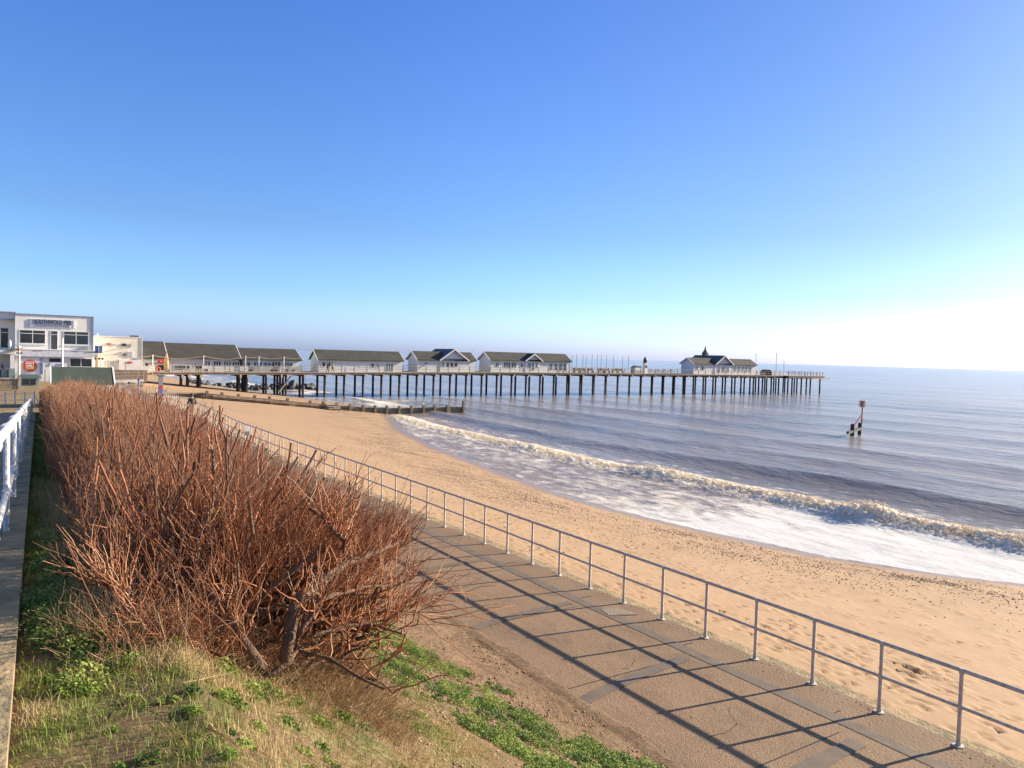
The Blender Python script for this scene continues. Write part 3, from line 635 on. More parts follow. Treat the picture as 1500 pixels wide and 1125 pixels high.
    P0 = np.stack([x-D[:, 0]*0.25, y, dome-L*rng.uniform(0.6, 0.95, ns)], -1)
    P, R = curves(P0, D, L, rng.uniform(0.010, 0.017, ns), rng.uniform(0.006, 0.011, ns), 5, 0.14)
    strands('stems', P-org, R, LIMB if False else TWIG, np.clip(rng.normal(0.25, 0.22, ns), 0, 1), 5, parent=t)
    # fine side twigs
    nf = int(nsh*0.5); x, y, a, gz, dome = body(nf); u = rng.random(nf)**0.8; L = rng.uniform(0.12, 0.38, nf)
    P0 = np.stack([x, y, gz+u*(dome-gz)*0.95], -1); D = np.stack([a*0.5+rng.normal(0, .6, nf), rng.normal(0, .6, nf), rng.normal(0.6, 0.5, nf)], -1)
    P, R = curves(P0, D, L, np.full(nf, rs*0.55), np.full(nf, rs*0.25), 3, 0.2)
    kf_ = (y > 4.75+1.0*(x-.8)) if first else (y > -9)
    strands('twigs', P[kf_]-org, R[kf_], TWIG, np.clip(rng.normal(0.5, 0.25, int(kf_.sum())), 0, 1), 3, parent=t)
    return t
front = shrub(4.7, 8.2, 1900, 0.0040, 4, 'wide bare shrub with gnarled limbs at the near end of the hedge', 'bare shrubs forming the hedge', 60, True)
def limb_tube(pts, r): 
    o_ = Vector(front.location); mb = MB(); mb.tube([Vector(p)-o_ for p in pts], r, 9); return mb.build('limb', LIMB, front, smooth=True)
# the gnarled forking limbs of the near shrub
GLP = []
def gl(pts, r_a, r_b):
    r_a *= .62; r_b *= .7
    pts = [Vector((0, 0, CZ))+(Vector(c_)-Vector((0, 0, CZ)))*1.02 for c_ in pts]; fine_ = []
    for a, b2 in zip(pts[:-1], pts[1:]):
        for k in range(3): fine_.append(a.lerp(b2, k/3)+Vector([random.gauss(0, .006) for _ in range(3)]))
    fine_.append(pts[-1]); GLP.append([tuple(c_) for c_ in fine_]); n2 = len(fine_); limb_tube(fine_, [(r_a+(r_b-r_a)*k/(n2-1))*random.uniform(.88, 1.15) for k in range(n2)])
gl([(1.42, 4.95, 3.2), (1.52, 5.1, 3.5), (1.76, 5.25, 3.61), (2.03, 5.45, 3.66), (2.29, 5.65, 3.65), (2.55, 5.85, 3.63), (2.75, 6.0, 3.62)], .075, .022)
gl([(2.02, 5.45, 3.65), (2.0, 5.45, 3.84), (1.9, 5.45, 3.93), (1.87, 5.5, 4.01), (1.77, 5.6, 4.08)], .034, .014)
gl([(1.9, 5.45, 3.93), (1.96, 5.6, 4.02), (1.98, 5.7, 4.1)], .018, .010)
gl([(1.25, 4.85, 3.2), (1.1, 5.0, 3.48), (1.03, 5.15, 3.59), (0.92, 5.45, 3.7)], .060, .046)
gl([(0.92, 5.45, 3.7), (0.76, 5.6, 3.76), (0.6, 5.8, 3.82), (0.47, 6.1, 3.87)], .034, .016)
gl([(0.92, 5.45, 3.7), (1.0, 5.5, 3.88), (1.1, 5.6, 4.01), (1.25, 5.7, 4.11), (1.43, 5.9, 4.16), (1.68, 6.2, 4.29)], .034, .012)
gl([(0.92, 5.45, 3.7), (0.96, 5.5, 3.93), (1.07, 5.6, 4.17), (1.09, 5.7, 4.4), (1.11, 5.9, 4.58)], .030, .010)
gl([(0.35, 6.6, 4.11), (0.47, 6.3, 4.03), (0.54, 6.3, 4.0), (0.69, 6.4, 4.0), (0.79, 6.5, 4.05), (0.8, 6.5, 4.21), (0.75, 6.7, 4.44)], .028, .018)
gl([(0.79, 6.5, 4.05), (0.86, 6.5, 3.85), (0.95, 6.3, 3.6)], .028, .034)
gl([(0.22, 5.3, 3.77), (0.33, 5.2, 3.81), (0.43, 5.1, 3.8), (0.5, 5.0, 3.69)], .012, .018)
gl([(2.44, 6.35, 3.3), (2.43, 6.4, 3.74), (2.4, 6.4, 3.98), (2.41, 6.48, 4.16)], .022, .010)
gl([(1.15, 5.75, 3.6), (1.22, 5.9, 3.83), (1.36, 6.1, 4.1), (1.57, 6.3, 4.25), (1.8, 6.6, 4.41)], .030, .015)
gl([(1.45, 6.0, 3.6), (1.66, 6.2, 3.89), (1.97, 6.5, 4.14), (2.2, 6.75, 4.22), (2.38, 7.0, 4.3)], .030, .009)
gl([(1.5, 4.95, 3.35), (1.68, 5.0, 3.55), (2.0, 5.2, 3.53), (2.31, 5.4, 3.45), (2.67, 5.7, 3.35)], .032, .012)
gl([(1.6, 5.0, 3.3), (1.9, 5.1, 3.3), (2.25, 5.2, 3.25), (2.6, 5.5, 3.2)], .022, .008)
# shoots and side branches springing from those limbs
PS = []
for g_ in GLP:
    g2 = np.array(g_); k_ = rng.integers(2, len(g2), 75); PS.append(g2[k_]+rng.normal(0, .012, (75, 3)))
PS = np.concatenate(PS); PS = PS[(PS[:, 2] < 4.0) | (rng.random(len(PS)) < .25)]; m_ = len(PS)
D_ = np.stack([(PS[:, 0]-1.3)*.35+rng.normal(.05, .38, m_), rng.normal(.0, .38, m_), rng.uniform(.35, 1.1, m_)], -1); L_ = rng.uniform(.10, .42, m_)*np.where(PS[:, 2] > 4.05, .38, 1)
P, R = curves(PS, D_, L_, rng.uniform(.003, .006, m_), rng.uniform(.0012, .0022, m_), 6, .3, .06)
strands('shoots', P-np.array(front.location), R, TWIG, np.clip(rng.normal(.45, .25, m_), 0, 1), 4, parent=front)
# low brushy litter at the foot of the shrub
m_ = 5200; x = rng.uniform(.35, 2.6, m_); y = 4.7+.95*(x-.8).clip(0)+rng.gamma(2, .26, m_); kz_ = rng.random(m_) < .2+.8*sstep(.4, .62, fbm(x*2.5, y*2.5, 3)); x = x[kz_]; y = y[kz_]; m_ = len(x)
P, R = curves(np.stack([x, y, groundz(x, y)-.01], -1), np.stack([rng.normal(.1, .6, m_), rng.normal(-.05, .6, m_), rng.uniform(.2, 1.1, m_)], -1), rng.uniform(.10, .42, m_), rng.uniform(.0018, .004, m_), np.full(m_, .0012), 5, .3, -.05)
strands('twigs', P-np.array(front.location), R, TWIG, np.clip(rng.normal(.5, .3, m_), 0, 1), 3, parent=front)
# fans of shoots at the limbs' ends, leaning out over the bank
nf = 800; e = rng.random(nf); P0 = np.stack([1.9+1.05*e, 5.75+0.95*e+rng.normal(0, .14, nf), 3.38+0.02*e+rng.normal(0, .07, nf)], -1)
P, R = curves(P0, np.stack([0.55+rng.normal(0, .25, nf), 0.15+rng.normal(0, .3, nf), 0.65+rng.normal(0, .3, nf)], -1), rng.uniform(.2, .55, nf), np.full(nf, .004), np.full(nf, .0018), 4, .15, .1)
strands('shoots', P-np.array(front.location), R, TWIG, np.clip(rng.normal(.42, .2, nf), 0, 1), 3, parent=front)
nf = 80; P0 = np.stack([rng.uniform(1.7, 3.0, nf), rng.uniform(5.3, 6.3, nf), rng.uniform(2.9, 3.3, nf)], -1)
P, R = curves(P0, np.stack([1.0+rng.normal(0, .4, nf), -.2+rng.normal(0, .4, nf), 0.1+rng.normal(0, .3, nf)], -1), rng.uniform(.4, .8, nf), np.full(nf, .006), np.full(nf, .002), 5, .3, -.1)
strands('twigs', P-np.array(front.location), R, TWIG, np.clip(rng.normal(.3, .2, nf), 0, 1), 3, parent=front)

G = 'bare shrubs forming the hedge'
LB = 'one of the close-grown bare russet shrubs of the long hedge behind its spreading front shrub'
edges = [8.2, 11.2, 14.5, 18.5, 23.5, 30, 38, 48, 61]
dens = [1500, 1900, 2100, 1900, 1700, 1300, 1100, 850]; rads = [0.0042, 0.0048, 0.0055, 0.0068, 0.0082, 0.0105, 0.0135, 0.017]
for i in range(8):
    L_ = edges[i+1]-edges[i]; shrub(edges[i], edges[i+1], int(L_*dens[i]), rads[i], 3, LB, G, int(14*L_**.5)+8)

# dry thatch under and in front of the near shrub
n_ = 60000; x = rng.uniform(0.12, 3.2, n_); y = rng.uniform(4.0, 12.5, n_)
k_ = (x < half(y)+xc(y)) & (rng.random(n_) < sstep(4.2, 5.2, y)*(0.25+0.75*sstep(.35, .6, fbm(x*2, y*2, 3)))); x = x[k_]; y = y[k_]; n_ = len(x)
P0 = np.stack([x, y, groundz(x, y)-0.02], -1); L = rng.uniform(0.10, 0.38, n_)*(0.6+0.8*vn(x*2+9, y*2))*np.where(y < 5, .6, 1)
P, R = curves(P0, np.stack([rng.normal(0.05, .5, n_), rng.normal(-.05, .5, n_), rng.uniform(.35, 1.2, n_)], -1), L, np.full(n_, .0019), np.full(n_, .0008), 5, .22, -.15)
tag(strands('dead_grass', P, R, STRAW, np.clip(rng.normal(.5, .25, n_), 0, 1)), 'tangle of dry straw-coloured stalks under the near shrub', 'dead grass', kind='stuff')
# fallen twigs on the bank
n_ = 500; x = rng.uniform(0.2, 4.5, n_); y = rng.uniform(2.8, 6.8, n_); P0 = np.stack([x, y, groundz(x, y)+0.02], -1)
P, R = curves(P0, np.stack([rng.normal(0, 1, n_), rng.normal(0, 1, n_), -0.2+rng.normal(.1, .15, n_)], -1), rng.uniform(.06, .32, n_), rng.uniform(.0012, .0032, n_), np.full(n_, .0008), 4, .15)
P[:, :, 2] = np.maximum(P[:, :, 2], groundz(P[:, :, 0], P[:, :, 1])+0.01)
tag(strands('fallen_twigs', P, R, TWIG, np.clip(rng.normal(.5, .3, n_), 0, 1)), 'thin fallen twigs scattered on the grass bank', 'twigs', kind='stuff')

# grass on the bank
def blades(name, x, y, L, tint, wd, label, cat, lean=0.5):
    n_ = len(x); z = groundz(x, y)-0.015; a = rng.uniform(0, 6.283, n_); la = rng.uniform(0.1, lean, n_); b_ = rng.uniform(0, 6.283, n_)
    dx = np.cos(b_)*la*L; dy = np.sin(b_)*la*L; hz = L*np.sqrt(np.clip(1-la**2, .1, 1)); wx = np.cos(a)*wd; wy = np.sin(a)*wd
    V = np.stack([np.stack([x-wx, y-wy, z], -1), np.stack([x+wx, y+wy, z], -1), np.stack([x+wx*.7+dx*.4, y+wy*.7+dy*.4, z+hz*.62], -1),
                  np.stack([x+dx, y+dy, z+hz*(1-.25*la)], -1), np.stack([x-wx*.7+dx*.4, y-wy*.7+dy*.4, z+hz*.62], -1)], 1).reshape(-1, 3)
    i = np.arange(n_)[:, None]*5; F = np.concatenate([i+np.array([[0, 1, 2]]), i+np.array([[0, 2, 4]]), i+np.array([[2, 3, 4]])])
    return tag(npmesh(name, V, F, GRASS, {'tint': np.repeat(tint, 5)}), label, cat, kind='stuff')
N = 620000; x = rng.uniform(-0.08, 7.0, N); y = 1.6+15*rng.random(N)**1.35
gx = x+1.8*(fbm(x*0.6, y*0.6, 4)-0.5)*2
pg = (1-sstep(3.0, 4.8, gx))*(0.35+0.65*sstep(0.40, 0.56, fbm(x*2.3+3, y*2.3, 4)))+0.13*sstep(.5, .7, fbm(x*2+30, y*2))+0.5*sstep(6.75, 7.0, x)*sstep(.45, .6, fbm(x*2+3, y*.8))
pg *= np.where((x > xc(y)-half(y)) & (x < xc(y)+half(y)) & (y > 5.3), 0.25, 1)
k_ = rng.random(N) < pg; x = x[k_]; y = y[k_]
gn = sstep(0.42, 0.56, fbm(x*1.7+50, y*1.7, 4)); gn = np.where(x < 0.5, np.maximum(gn, 0.5*(y > 5)), gn)
tint = np.clip(0.90-0.56*gn+rng.normal(-.05, .2, len(x)), 0, 1)
blades('grass', x, y, rng.uniform(.025, .085, len(x))*(.5+1.0*vn(x*2, y*2)), tint, .0021, 'patchy green and straw coloured grass on the top of the bank', 'grass', .97)
N = 42000; y = 7+54*rng.random(N)**1.1; x = rng.uniform(-0.07, 0.42, N)
gn = sstep(.3, .6, fbm(x*2, y*.5+7, 3)); blades('grass', x, y, rng.uniform(.04, .12, N), np.clip(.62-.5*gn+rng.normal(0, .14, N), 0, 1), .006, 'narrow strip of mown green grass between path kerb and hedge', 'grass', .8)
# green herbs
def herbs(name, cl, label, cat, per=300, rad=0.13):
    C_ = []; 
    for (cx_, cy_, s_) in cl:
        n_ = int(per*s_); a = rng.uniform(0, 6.283, n_); r_ = rad*s_*np.sqrt(rng.random(n_)); x = cx_+r_*np.cos(a); y = cy_+r_*np.sin(a)
        C_.append(np.stack([x, y, groundz(x, y)+0.005+0.13*s_*rng.random(n_)*(1-(r_/(rad*s_))**2*.7), np.full(n_, random.gauss(.42, .27))], -1))
    C_ = np.concatenate(C_); n_ = len(C_); s = rng.uniform(.005, .0135, n_)
    a = rng.uniform(0, 6.283, n_); tl = rng.uniform(-.75, .75, n_); t2 = rng.uniform(-.6, .6, n_)
    ux = np.stack([np.cos(a)*np.cos(tl), np.sin(a)*np.cos(tl), np.sin(tl)], -1); vx = np.stack([-np.sin(a)*np.cos(t2), np.cos(a)*np.cos(t2), np.sin(t2)], -1)
    pts = [(-1, 0), (-.3, .62), (.5, .55), (1, 0), (.5, -.55), (-.3, -.62)]
    V = np.stack([C_[:, :3]+ux*(p*s)[:, None]+vx*(q_*s)[:, None]+np.array([0, 0, 1])*(abs(q_)*.3*s)[:, None] for p, q_ in pts], 1).reshape(-1, 3)
    i = np.arange(n_)[:, None]*6; F = np.concatenate([i+np.array([[0, 1, 2, 3]]), i+np.array([[0, 3, 4, 5]])])
    return tag(npmesh(name, V, F, LEAF, {'tint': np.repeat(np.clip(C_[:, 3]+rng.normal(0, .17, n_), 0, 1), 6)}), label, cat, kind='stuff')
cl = []
for k in range(900):         # diagonal drift of green down the bank
    y = random.uniform(5.0, 12.8); xl_ = float(np.interp(y, [5, 6, 7.6, 8.7, 10.8, 12.8], [4.3, 4.0, 3.4, 3.5, 3.7, 4.1])); xr_ = float(np.interp(y, [5, 6.7, 8.2, 9.5, 10.8, 12.8], [6.2, 6.4, 6.2, 5.6, 5.2, 5.0])); x = random.uniform(xl_, xr_)
    if float(fbm(np.array(x*1.5+5), np.array(y*1.5), 4)) > .515: cl.append((x, y, random.uniform(.25, 1.05)))
for k in range(420):
    x = random.uniform(.6, 4.5); y = random.uniform(3.0, 8)
    if float(fbm(np.array(x*.8+31), np.array(y*.8), 3)) > .54: cl.append((x, y, random.uniform(.2, .7)))
for k in range(55): cl.append((random.gauss(6.0, .28), random.gauss(6.75, .3), random.uniform(.5, 1.1)))
cl = [c_ for c_ in cl if c_[0] < 6.75]
herbs('green_herbs', cl, 'bright green low leafy weeds spreading down the bare bank', 'weeds')
cl = [(random.uniform(.0, .38)+.08*(y < 5.2), y, random.uniform(.5, 1.3)) for y in rng.uniform(4.3, 9.0, 70)]+[(random.uniform(0, 1.4), random.uniform(3, 4.9), random.uniform(.15, .4)) for _ in range(45)]
herbs('kerbside_herbs', cl, 'lush green weeds growing against the path kerb', 'weeds')
# clods and small stones on the bank
def stones(name, x, y, z, r_, material, label, cat, sq=(1, 1, .6)):
    V, F = icos(np.stack([x, y, z], -1), r_[:, None]*np.array(sq)*rng.uniform(.7, 1.3, (len(x), 3))); return tag(npmesh(name, V, F, material, smooth=False), label, cat, kind='stuff')
n_ = 9000; x = rng.uniform(2.6, 7.1, n_); y = rng.uniform(3, 16, n_); k_ = rng.random(n_) < sstep(.42, .6, fbm(x*1.2+8, y*1.2)); x = x[k_]; y = y[k_]
stones('soil_clods', x, y, groundz(x, y)+.004, rng.uniform(.006, .028, len(x)), mat('soil_clod', (.27, .18, .11), .95, .3, 6), 'small crumbly clods of earth on the bare part of the bank', 'soil')
# shingle on the beach
PEB = tinted('pebbles', [(0.05, .045, .045), (.12, .09, .07), (.20, .15, .11), (.34, .27, .2)], .6)
N = 60000; y = rng.uniform(5, 62, N); d_ = rng.gamma(2.2, 2.6, N); x = shore(y)-0.5-d_
k_ = (x > 11.3) & (rng.random(N) < sstep(0, 2.5, d_)*(0.16+0.6*sstep(.44, .70, fbm(x*.55+20, y*.3, 4)))*np.exp(-((d_-5)/6.0)**2)*np.where(y > 34, .55, 1)); x = x[k_]; y = y[k_]
r_ = rng.uniform(.010, .028, len(x))*np.where(rng.random(len(x)) < .06, 1.6, 1); V, F = icos(np.stack([x, y, beach_z(x, y)+.008], -1), r_[:, None]*np.array([1, 1.2, .6]))
tag(npmesh('shingle', V, F, PEB, {'tint': np.repeat(np.clip(rng.normal(.35, .25, len(x)), 0, 1), 6)}, smooth=True), 'dark pebbles scattered over the sand above the waterline', 'pebbles', kind='stuff')

# ------------------------------------------------------------------ marker posts in the sea
t = empty('tide_marker', (83.3, 51.7, -3), label='rusty basket marker on a pole braced to two old piles in the sea', cat='sea marker')
addm(MB().tube([(83.3, 51.7, -4.5), (83.3, 51.7, -1.55)], .21, 8), 'pile', PILE, t)
addm(MB().tube([(79.6, 50.3, -4.5), (79.6, 50.3, -1.45)], [.27, .22], 8), 'pile', PILE, t)
addm(MB().tube([(83.65, 51.7, -2.2), (83.65, 51.7, 1.05)], .075, 8), 'pole', RUST, t)
addm(MB().bar((77.6, 49.6, -2.35), (83.5, 51.6, -2.2), .26), 'cross_beam', PILE, t)
addm(MB().bar((79.9, 50.3, -1.75), (83.6, 51.7, -.55), .12), 'brace', RUST, t)
cg = addm(MB().tube([(83.65, 51.7, .42), (83.65, 51.7, 1.1)], .23, 10), 'topmark', mat('red_topmark', (.32, .07, .03), .7), t)
cm = MB()
for a in range(10): aa = a*math.pi/5; cm.tube([(83.65+.37*math.cos(aa), 51.7+.37*math.sin(aa), .4), (83.65+.37*math.cos(aa), 51.7+.37*math.sin(aa), 1.1)], .03, 5)
for z in (.4, .75, 1.1): cm.tube([(83.65+.37*math.cos(a*math.pi/6), 51.7+.37*math.sin(a*math.pi/6), z) for a in range(13)], .03, 5)
addm(cm, 'cage', mat('pinkish_metal', (.42, .34, .33), .6), t)

# ------------------------------------------------------------------ groyne
t = empty('timber_groyne', (36, 93, -2.6), label='long weathered timber groyne of posts and planks running down the beach into the sea', cat='groyne')
GX = [16.9, 18.6, 20.5, 22.4, 24.2, 26.4, 29.3, 31.0, 32.8, 34.6, 36.4, 38.1, 39.8, 41.6, 43.4, 45.3, 47.0, 49.0, 51.6]
def gtop(x): return float(np.interp(x, [16, 20.4, 24, 29.3, 36.4, 41.5, 46.8, 50, 51.6], [.35, -.15, -.45, -1.05, -1.7, -1.9, -1.85, -1.85, -1.3]))
for x in GX:
    zt = gtop(x); gz = float(beach_z(np.array(x), np.array(93.))); addm(MB().box(x-.16, x+.16, 92.72, 93.02, gz-1.0, zt), 'post', GROY, t, bevel=.02)
for i in range(len(GX)-1):
    x0, x1 = GX[i]+.02, GX[i+1]-.02; za = gtop(GX[i])-.33; zb = gtop(min(GX[i+1], 49))-.33; mb = MB()
    if i == len(GX)-2: za = zb = -2.2
    for kk in range(9):
        o_ = kk*.235; mb.quadbox([(x0, 93.04, za-o_-.22), (x1, 93.04, zb-o_-.22), (x1, 93.12, zb-o_-.22), (x0, 93.12, za-o_-.22), (x0, 93.04, za-o_), (x1, 93.04, zb-o_), (x1, 93.12, zb-o_), (x0, 93.12, za-o_)])
        if zb-o_ < float(beach_z(np.array(x1), np.array(93.)))-.3: break
    addm(mb, 'planking', GROY, t)
addm(MB().bar((24.2, 92.66, -1.05), (33.2, 92.66, -1.95), .12, .26), 'waling', TIMB, t)
addm(MB().bar((17.5, 92.66, -.35), (24.2, 92.66, -1.0), .12, .26), 'waling', TIMB, t)
t2 = empty('groyne_steps', (31.8, 91.6, -2.3), label='small timber steps leading over the long groyne', cat='steps')
for k in range(3): addm(MB().box(31.2, 32.7, 91.2+.45*k, 91.62+.45*k, -2.0+.2*k, -1.93+.2*k), 'tread', TIMBL, t2)
for xx in (31.2, 32.66): addm(MB().bar((xx, 91.1, -2.5), (xx, 92.6, -1.5), .06, .3), 'stringer', TIMB, t2)
# low wall added to stand for the shadowed recess between promenade and groyne
t = empty('recess_shade_wall', (14, 94, -.6), label='added timber wall standing for the shadowed recess between the promenade and the groyne', cat='wall')
addm(MB().box(10.75, 17.0, 93.3, 93.7, -1.4, -.15), 'wall', GROY, t); addm(MB().box(10.8, 17.0, 93.1, 93.75, -.15, -.02), 'coping', CONC, t)

# gulls
def gull(p, rz, label):
    g = empty('gull', p, rz, label=label, cat='gull')
    mb = MB(); mb.ball((0, 0, .17), .1, 10, (1.9, .8, .8)); mb.ball((.17, 0, .28), .05, 8, (1.2, 1, 1)); mb.tube([(.1, 0, .19), (.17, 0, .27)], [.06, .04], 8); mb.tube([(-.1, 0, .18), (-.32, 0, .2)], [.05, .02], 6)
    mb.build('body', WHITE, g, smooth=True); w_ = MB(); w_.ball((-.05, .07, .19), .1, 8, (1.9, .25, .55)); w_.ball((-.05, -.07, .19), .1, 8, (1.9, .25, .55)); w_.build('wings', GREY, g, smooth=True)
    MB().tube([(.22, 0, .28), (.29, 0, .265)], [.016, .006], 6).build('beak', YELLOW, g); l_ = MB()
    for s_ in (-.03, .03): l_.tube([(0, s_, 0), (0, s_, .12)], .008, 5)
    l_.build('legs', YELLOW, g)
gull((51.6, 92.87, -1.3), 2.4, 'white gull perched on the seaward end post of the groyne')
gull((45.3, 92.87, -1.85), 3.6, 'pale gull standing on a low groyne post over the surf')

# rock armour beyond the pier
RK = []
for k in range(3):
    mb = MB(); import bmesh
    bm = bmesh.new(); bmesh.ops.create_icosphere(bm, subdivisions=2, radius=1)
    for v in bm.verts:
        q_ = v.co*1.7; v.co *= .72+.6*float(vn(q_.x*1.1+9*k+30, q_.y*1.1+q_.z*1.7+20)); 
        for ax in range(3): v.co[ax] = max(-.72, min(.72, v.co[ax]))
    me = bpy.data.meshes.new('boulder'); bm.to_mesh(me); bm.free(); me.materials.append(ROCK); RK.append(me)
rk = [(random.uniform(27, 39), random.uniform(160, 172), random.uniform(.45, .8)) for _ in range(46)]
rk += [(x, random.gauss(155+.25*(x-34), 1.6), random.uniform(.5, .95)) for x in rng.uniform(37, 52, 60)]
for (x, y, s_) in rk:
    o = bpy.data.objects.new('boulder', random.choice(RK)); col.objects.link(o); o.scale = (s_*1.15, s_, s_*.85)
    pk = 1.1*math.exp(-((x-44.5)/1.6)**2)+.55*math.exp(-((x-50)/1.2)**2)
    o.location = (x, y, max(-2.9, float(beach_z(np.array(x), np.array(y))))+random.uniform(-.2, .35)+pk*random.random()*1.0); o.rotation_euler = [random.uniform(0, 6) for _ in range(3)]
    tag(o, 'dark wet boulder in the rock armour showing between the pier piles', 'boulder', 'boulders of the rock armour beyond the pier')

# ------------------------------------------------------------------ pier
def deck_z(x): return float(np.interp(x, [8, 17, 40, 74, 120, 186], [1.2, 1.3, 1.5, 1.96, 2.15, 2.12]))
YP, YF = 128.0, 136.0
pier = empty('pier', (36, 129, -3), label='long timber decked pier on dark piles running out over the sea', cat='pier')
def pbar(name, x0, x1, y0, y1, dz0, dz1, material, step=6.0):
    mb = MB(); xx = list(np.arange(x0, x1, step))+[x1]
    for x in xx: z = deck_z(x); mb.v += [(x, y0, z+dz0), (x, y1, z+dz0), (x, y1, z+dz1), (x, y0, z+dz1)]
    for i in range(len(xx)-1):
        k = 4*i
        for j in range(4): mb.f.append((k+j, k+4+j, k+4+(j+1) % 4, k+(j+1) % 4))
    mb.f.append((0, 1, 2, 3)); e = 4*(len(xx)-1); mb.f.append((e+3, e+2, e+1, e))
    return addm(mb, name, material, pier)
pbar('deck', 9, 170, YP, YF, -.10, 0, TIMBL); pbar('deck', 170.02, 186, YP-1.5, YF+4, -.10, 0, TIMBL)
pbar('edge_beam', 9, 170, YP+.12, YP+.3, -.42, -.102, TIMB); pbar('edge_beam', 9, 170, YF-.3, YF-.12, -.42, -.102, TIMB)
pbar('middle_beam', 9, 170, 131.9, 132.1, -.42, -.102, TIMB)
pbar('edge_beam', 170.02, 186, YP-1.4, YP-1.2, -.5, -.102, TIMB); pbar('edge_beam', 185.8, 185.95, YP-1.19, YF+3.9, -.5, -.102, TIMB); pbar('edge_beam', 170.02, 185.7, YF+3.6, YF+3.8, -.5, -.102, TIMB)
pbar('landing_stage', 178, 185.8, YP-3.2, YP-1.6, -.75, -.55, TIMBL)
bents = np.arange(43.3, 169, 3.62)
cb0 = pl0 = pe0 = None
def share(src, mk, loc):
    if src is None: o_ = mk(); o_.location = loc; return o_
    o_ = src.copy(); col.objects.link(o_); o_.location = loc; return src
mkp = lambda: MB().tube([(0, 0, -2.0), (0, 0, 4.55)], .215, 10).build('pile', PILE, pier, smooth=False)
def pile(x, y):
    global pl0
    if pl0 is None: pl0 = mkp(); o_ = pl0
    else: o_ = pl0.copy(); col.objects.link(o_)
    o_.location = (x-36, y-129, 0); o_.scale = (1, 1, (deck_z(x)+3-.75)/4.55 if True else 1)
def cross(x, y0=YP+.1, y1=YF-.2):
    global cb0, pe0
    if cb0 is None:
        cb0 = MB().box(-.17, .17, 0, 1, -.34, 0).build('cross_beam', PILE, pier); pe0 = MB().box(-.16, .16, -.03, 0, -.5, .02).build('beam_end', TIMBL, pier); a_, b_ = cb0, pe0
    else:
        a_ = cb0.copy(); col.objects.link(a_); b_ = pe0.copy(); col.objects.link(b_)
    a_.location = (x-36, y0-129, deck_z(x)+3-.43); a_.scale = (1, y1-y0, 1); b_.location = (x-36, y0-129-.002, deck_z(x)+3-.43)
for x in bents: cross(x); pile(x, 129.2); pile(x, 133.3)
for x in (172.5, 176.5, 180.5, 184.8):
    cross(x, YP-1.3, YF+3.8)
    for y in (127.2, 131.5, 135.5, 139.3): pile(x, y)
# shore end on stout old timber clusters
for x, n_, w_ in ((19.6, 2, .26), (20.6, 2, .3), (22.4, 3, .28), (28.6, 2, .26), (29.8, 3, .3), (33.0, 2, .26), (35.4, 3, .28), (36.4, 2, .24), (39.4, 2, .3)):
    cross(x)
    for j in range(n_): addm(MB().box(x-w_/2+.3*j, x+w_/2+.3*j, 129+2.9*j, 129.45+2.9*j, -3.2, deck_z(x)-.77), 'timber_post', PILE, pier)
addm(MB().bar((35.2, 128.8, -2.0), (37.2, 128.8, .9), .18), 'brace', TIMBL, pier)
# railing of the pier
rp0 = None; rl = MB()
for h in (.55, 1.05):
    xx = list(np.arange(17, 170, 6.0))+[170]
    rl.tube([(x, YP+.06, deck_z(x)+h) for x in xx], .035, 4); rl.tube([(x, YF-.06, deck_z(x)+h) for x in xx], .035, 4)
    rl.tube([(170, YP-1.45, 2.13+h), (185.9, YP-1.45, 2.12+h), (185.9, YF+3.9, 2.12+h), (170, YF+3.9, 2.13+h)], .04, 4)
rail = addm(rl, 'railing', TIMBL, pier)
nposts = [(x, YP+.06) for x in np.arange(17.2, 170, 2.4)]+[(x, YP-1.45) for x in np.arange(170.1, 186, 1.35)]+[(185.9, y) for y in np.arange(129, 140, 1.9)]
for x, y in nposts:
    if rp0 is None: rp0 = MB().box(-.055, .055, -.055, .055, 0, 1.15).build('railing_post', TIMB, rail); o_ = rp0
    else: o_ = rp0.copy(); col.objects.link(o_)
    o_.location = (x-36, y-129, deck_z(x)+3)

# pavilions
def roof_mb(x0, x1, y0, y1, ze0, ze1, zr, th=.16):
    """gabled roof, ridge along x"""
    ym = (y0+y1)/2; mb = MB()
    for (ya, yb) in ((y0, ym), (y1, ym)):
        mb.quadbox([(x0, ya, ze0-th), (x1, ya, ze1-th), (x1, yb, zr-th), (x0, yb, zr-th), (x0, ya, ze0), (x1, ya, ze1), (x1, yb, zr), (x0, yb, zr)])
    return mb
def window(t, xc_, w_, z0, z1, y, mg=GLASS, mf=WHITE, bars=1, name='window', side=None):
    fr = MB(); f_ = .07
    fr.box(xc_-w_/2-f_, xc_+w_/2+f_, y-.05, y-.003, z0-f_, z0); fr.box(xc_-w_/2-f_, xc_+w_/2+f_, y-.05, y-.003, z1, z1+f_)
    fr.box(xc_-w_/2-f_, xc_-w_/2, y-.05, y-.003, z0, z1); fr.box(xc_+w_/2, xc_+w_/2+f_, y-.05, y-.003, z0, z1)
    for k in range(1, bars): xx = xc_-w_/2+w_*k/bars; fr.box(xx-.04, xx+.04, y-.05, y-.003, z0, z1)
    o_ = addm(fr, name, mf, t)
    g_ = MB().box(xc_-w_/2, xc_+w_/2, y-.03, y-.002, z0, z1)
    lo = Vector(t.location); g_.v = [(v[0]-lo.x, v[1]-lo.y, v[2]-lo.z) for v in g_.v]; g_.build('pane', mg, o_)
    return o_
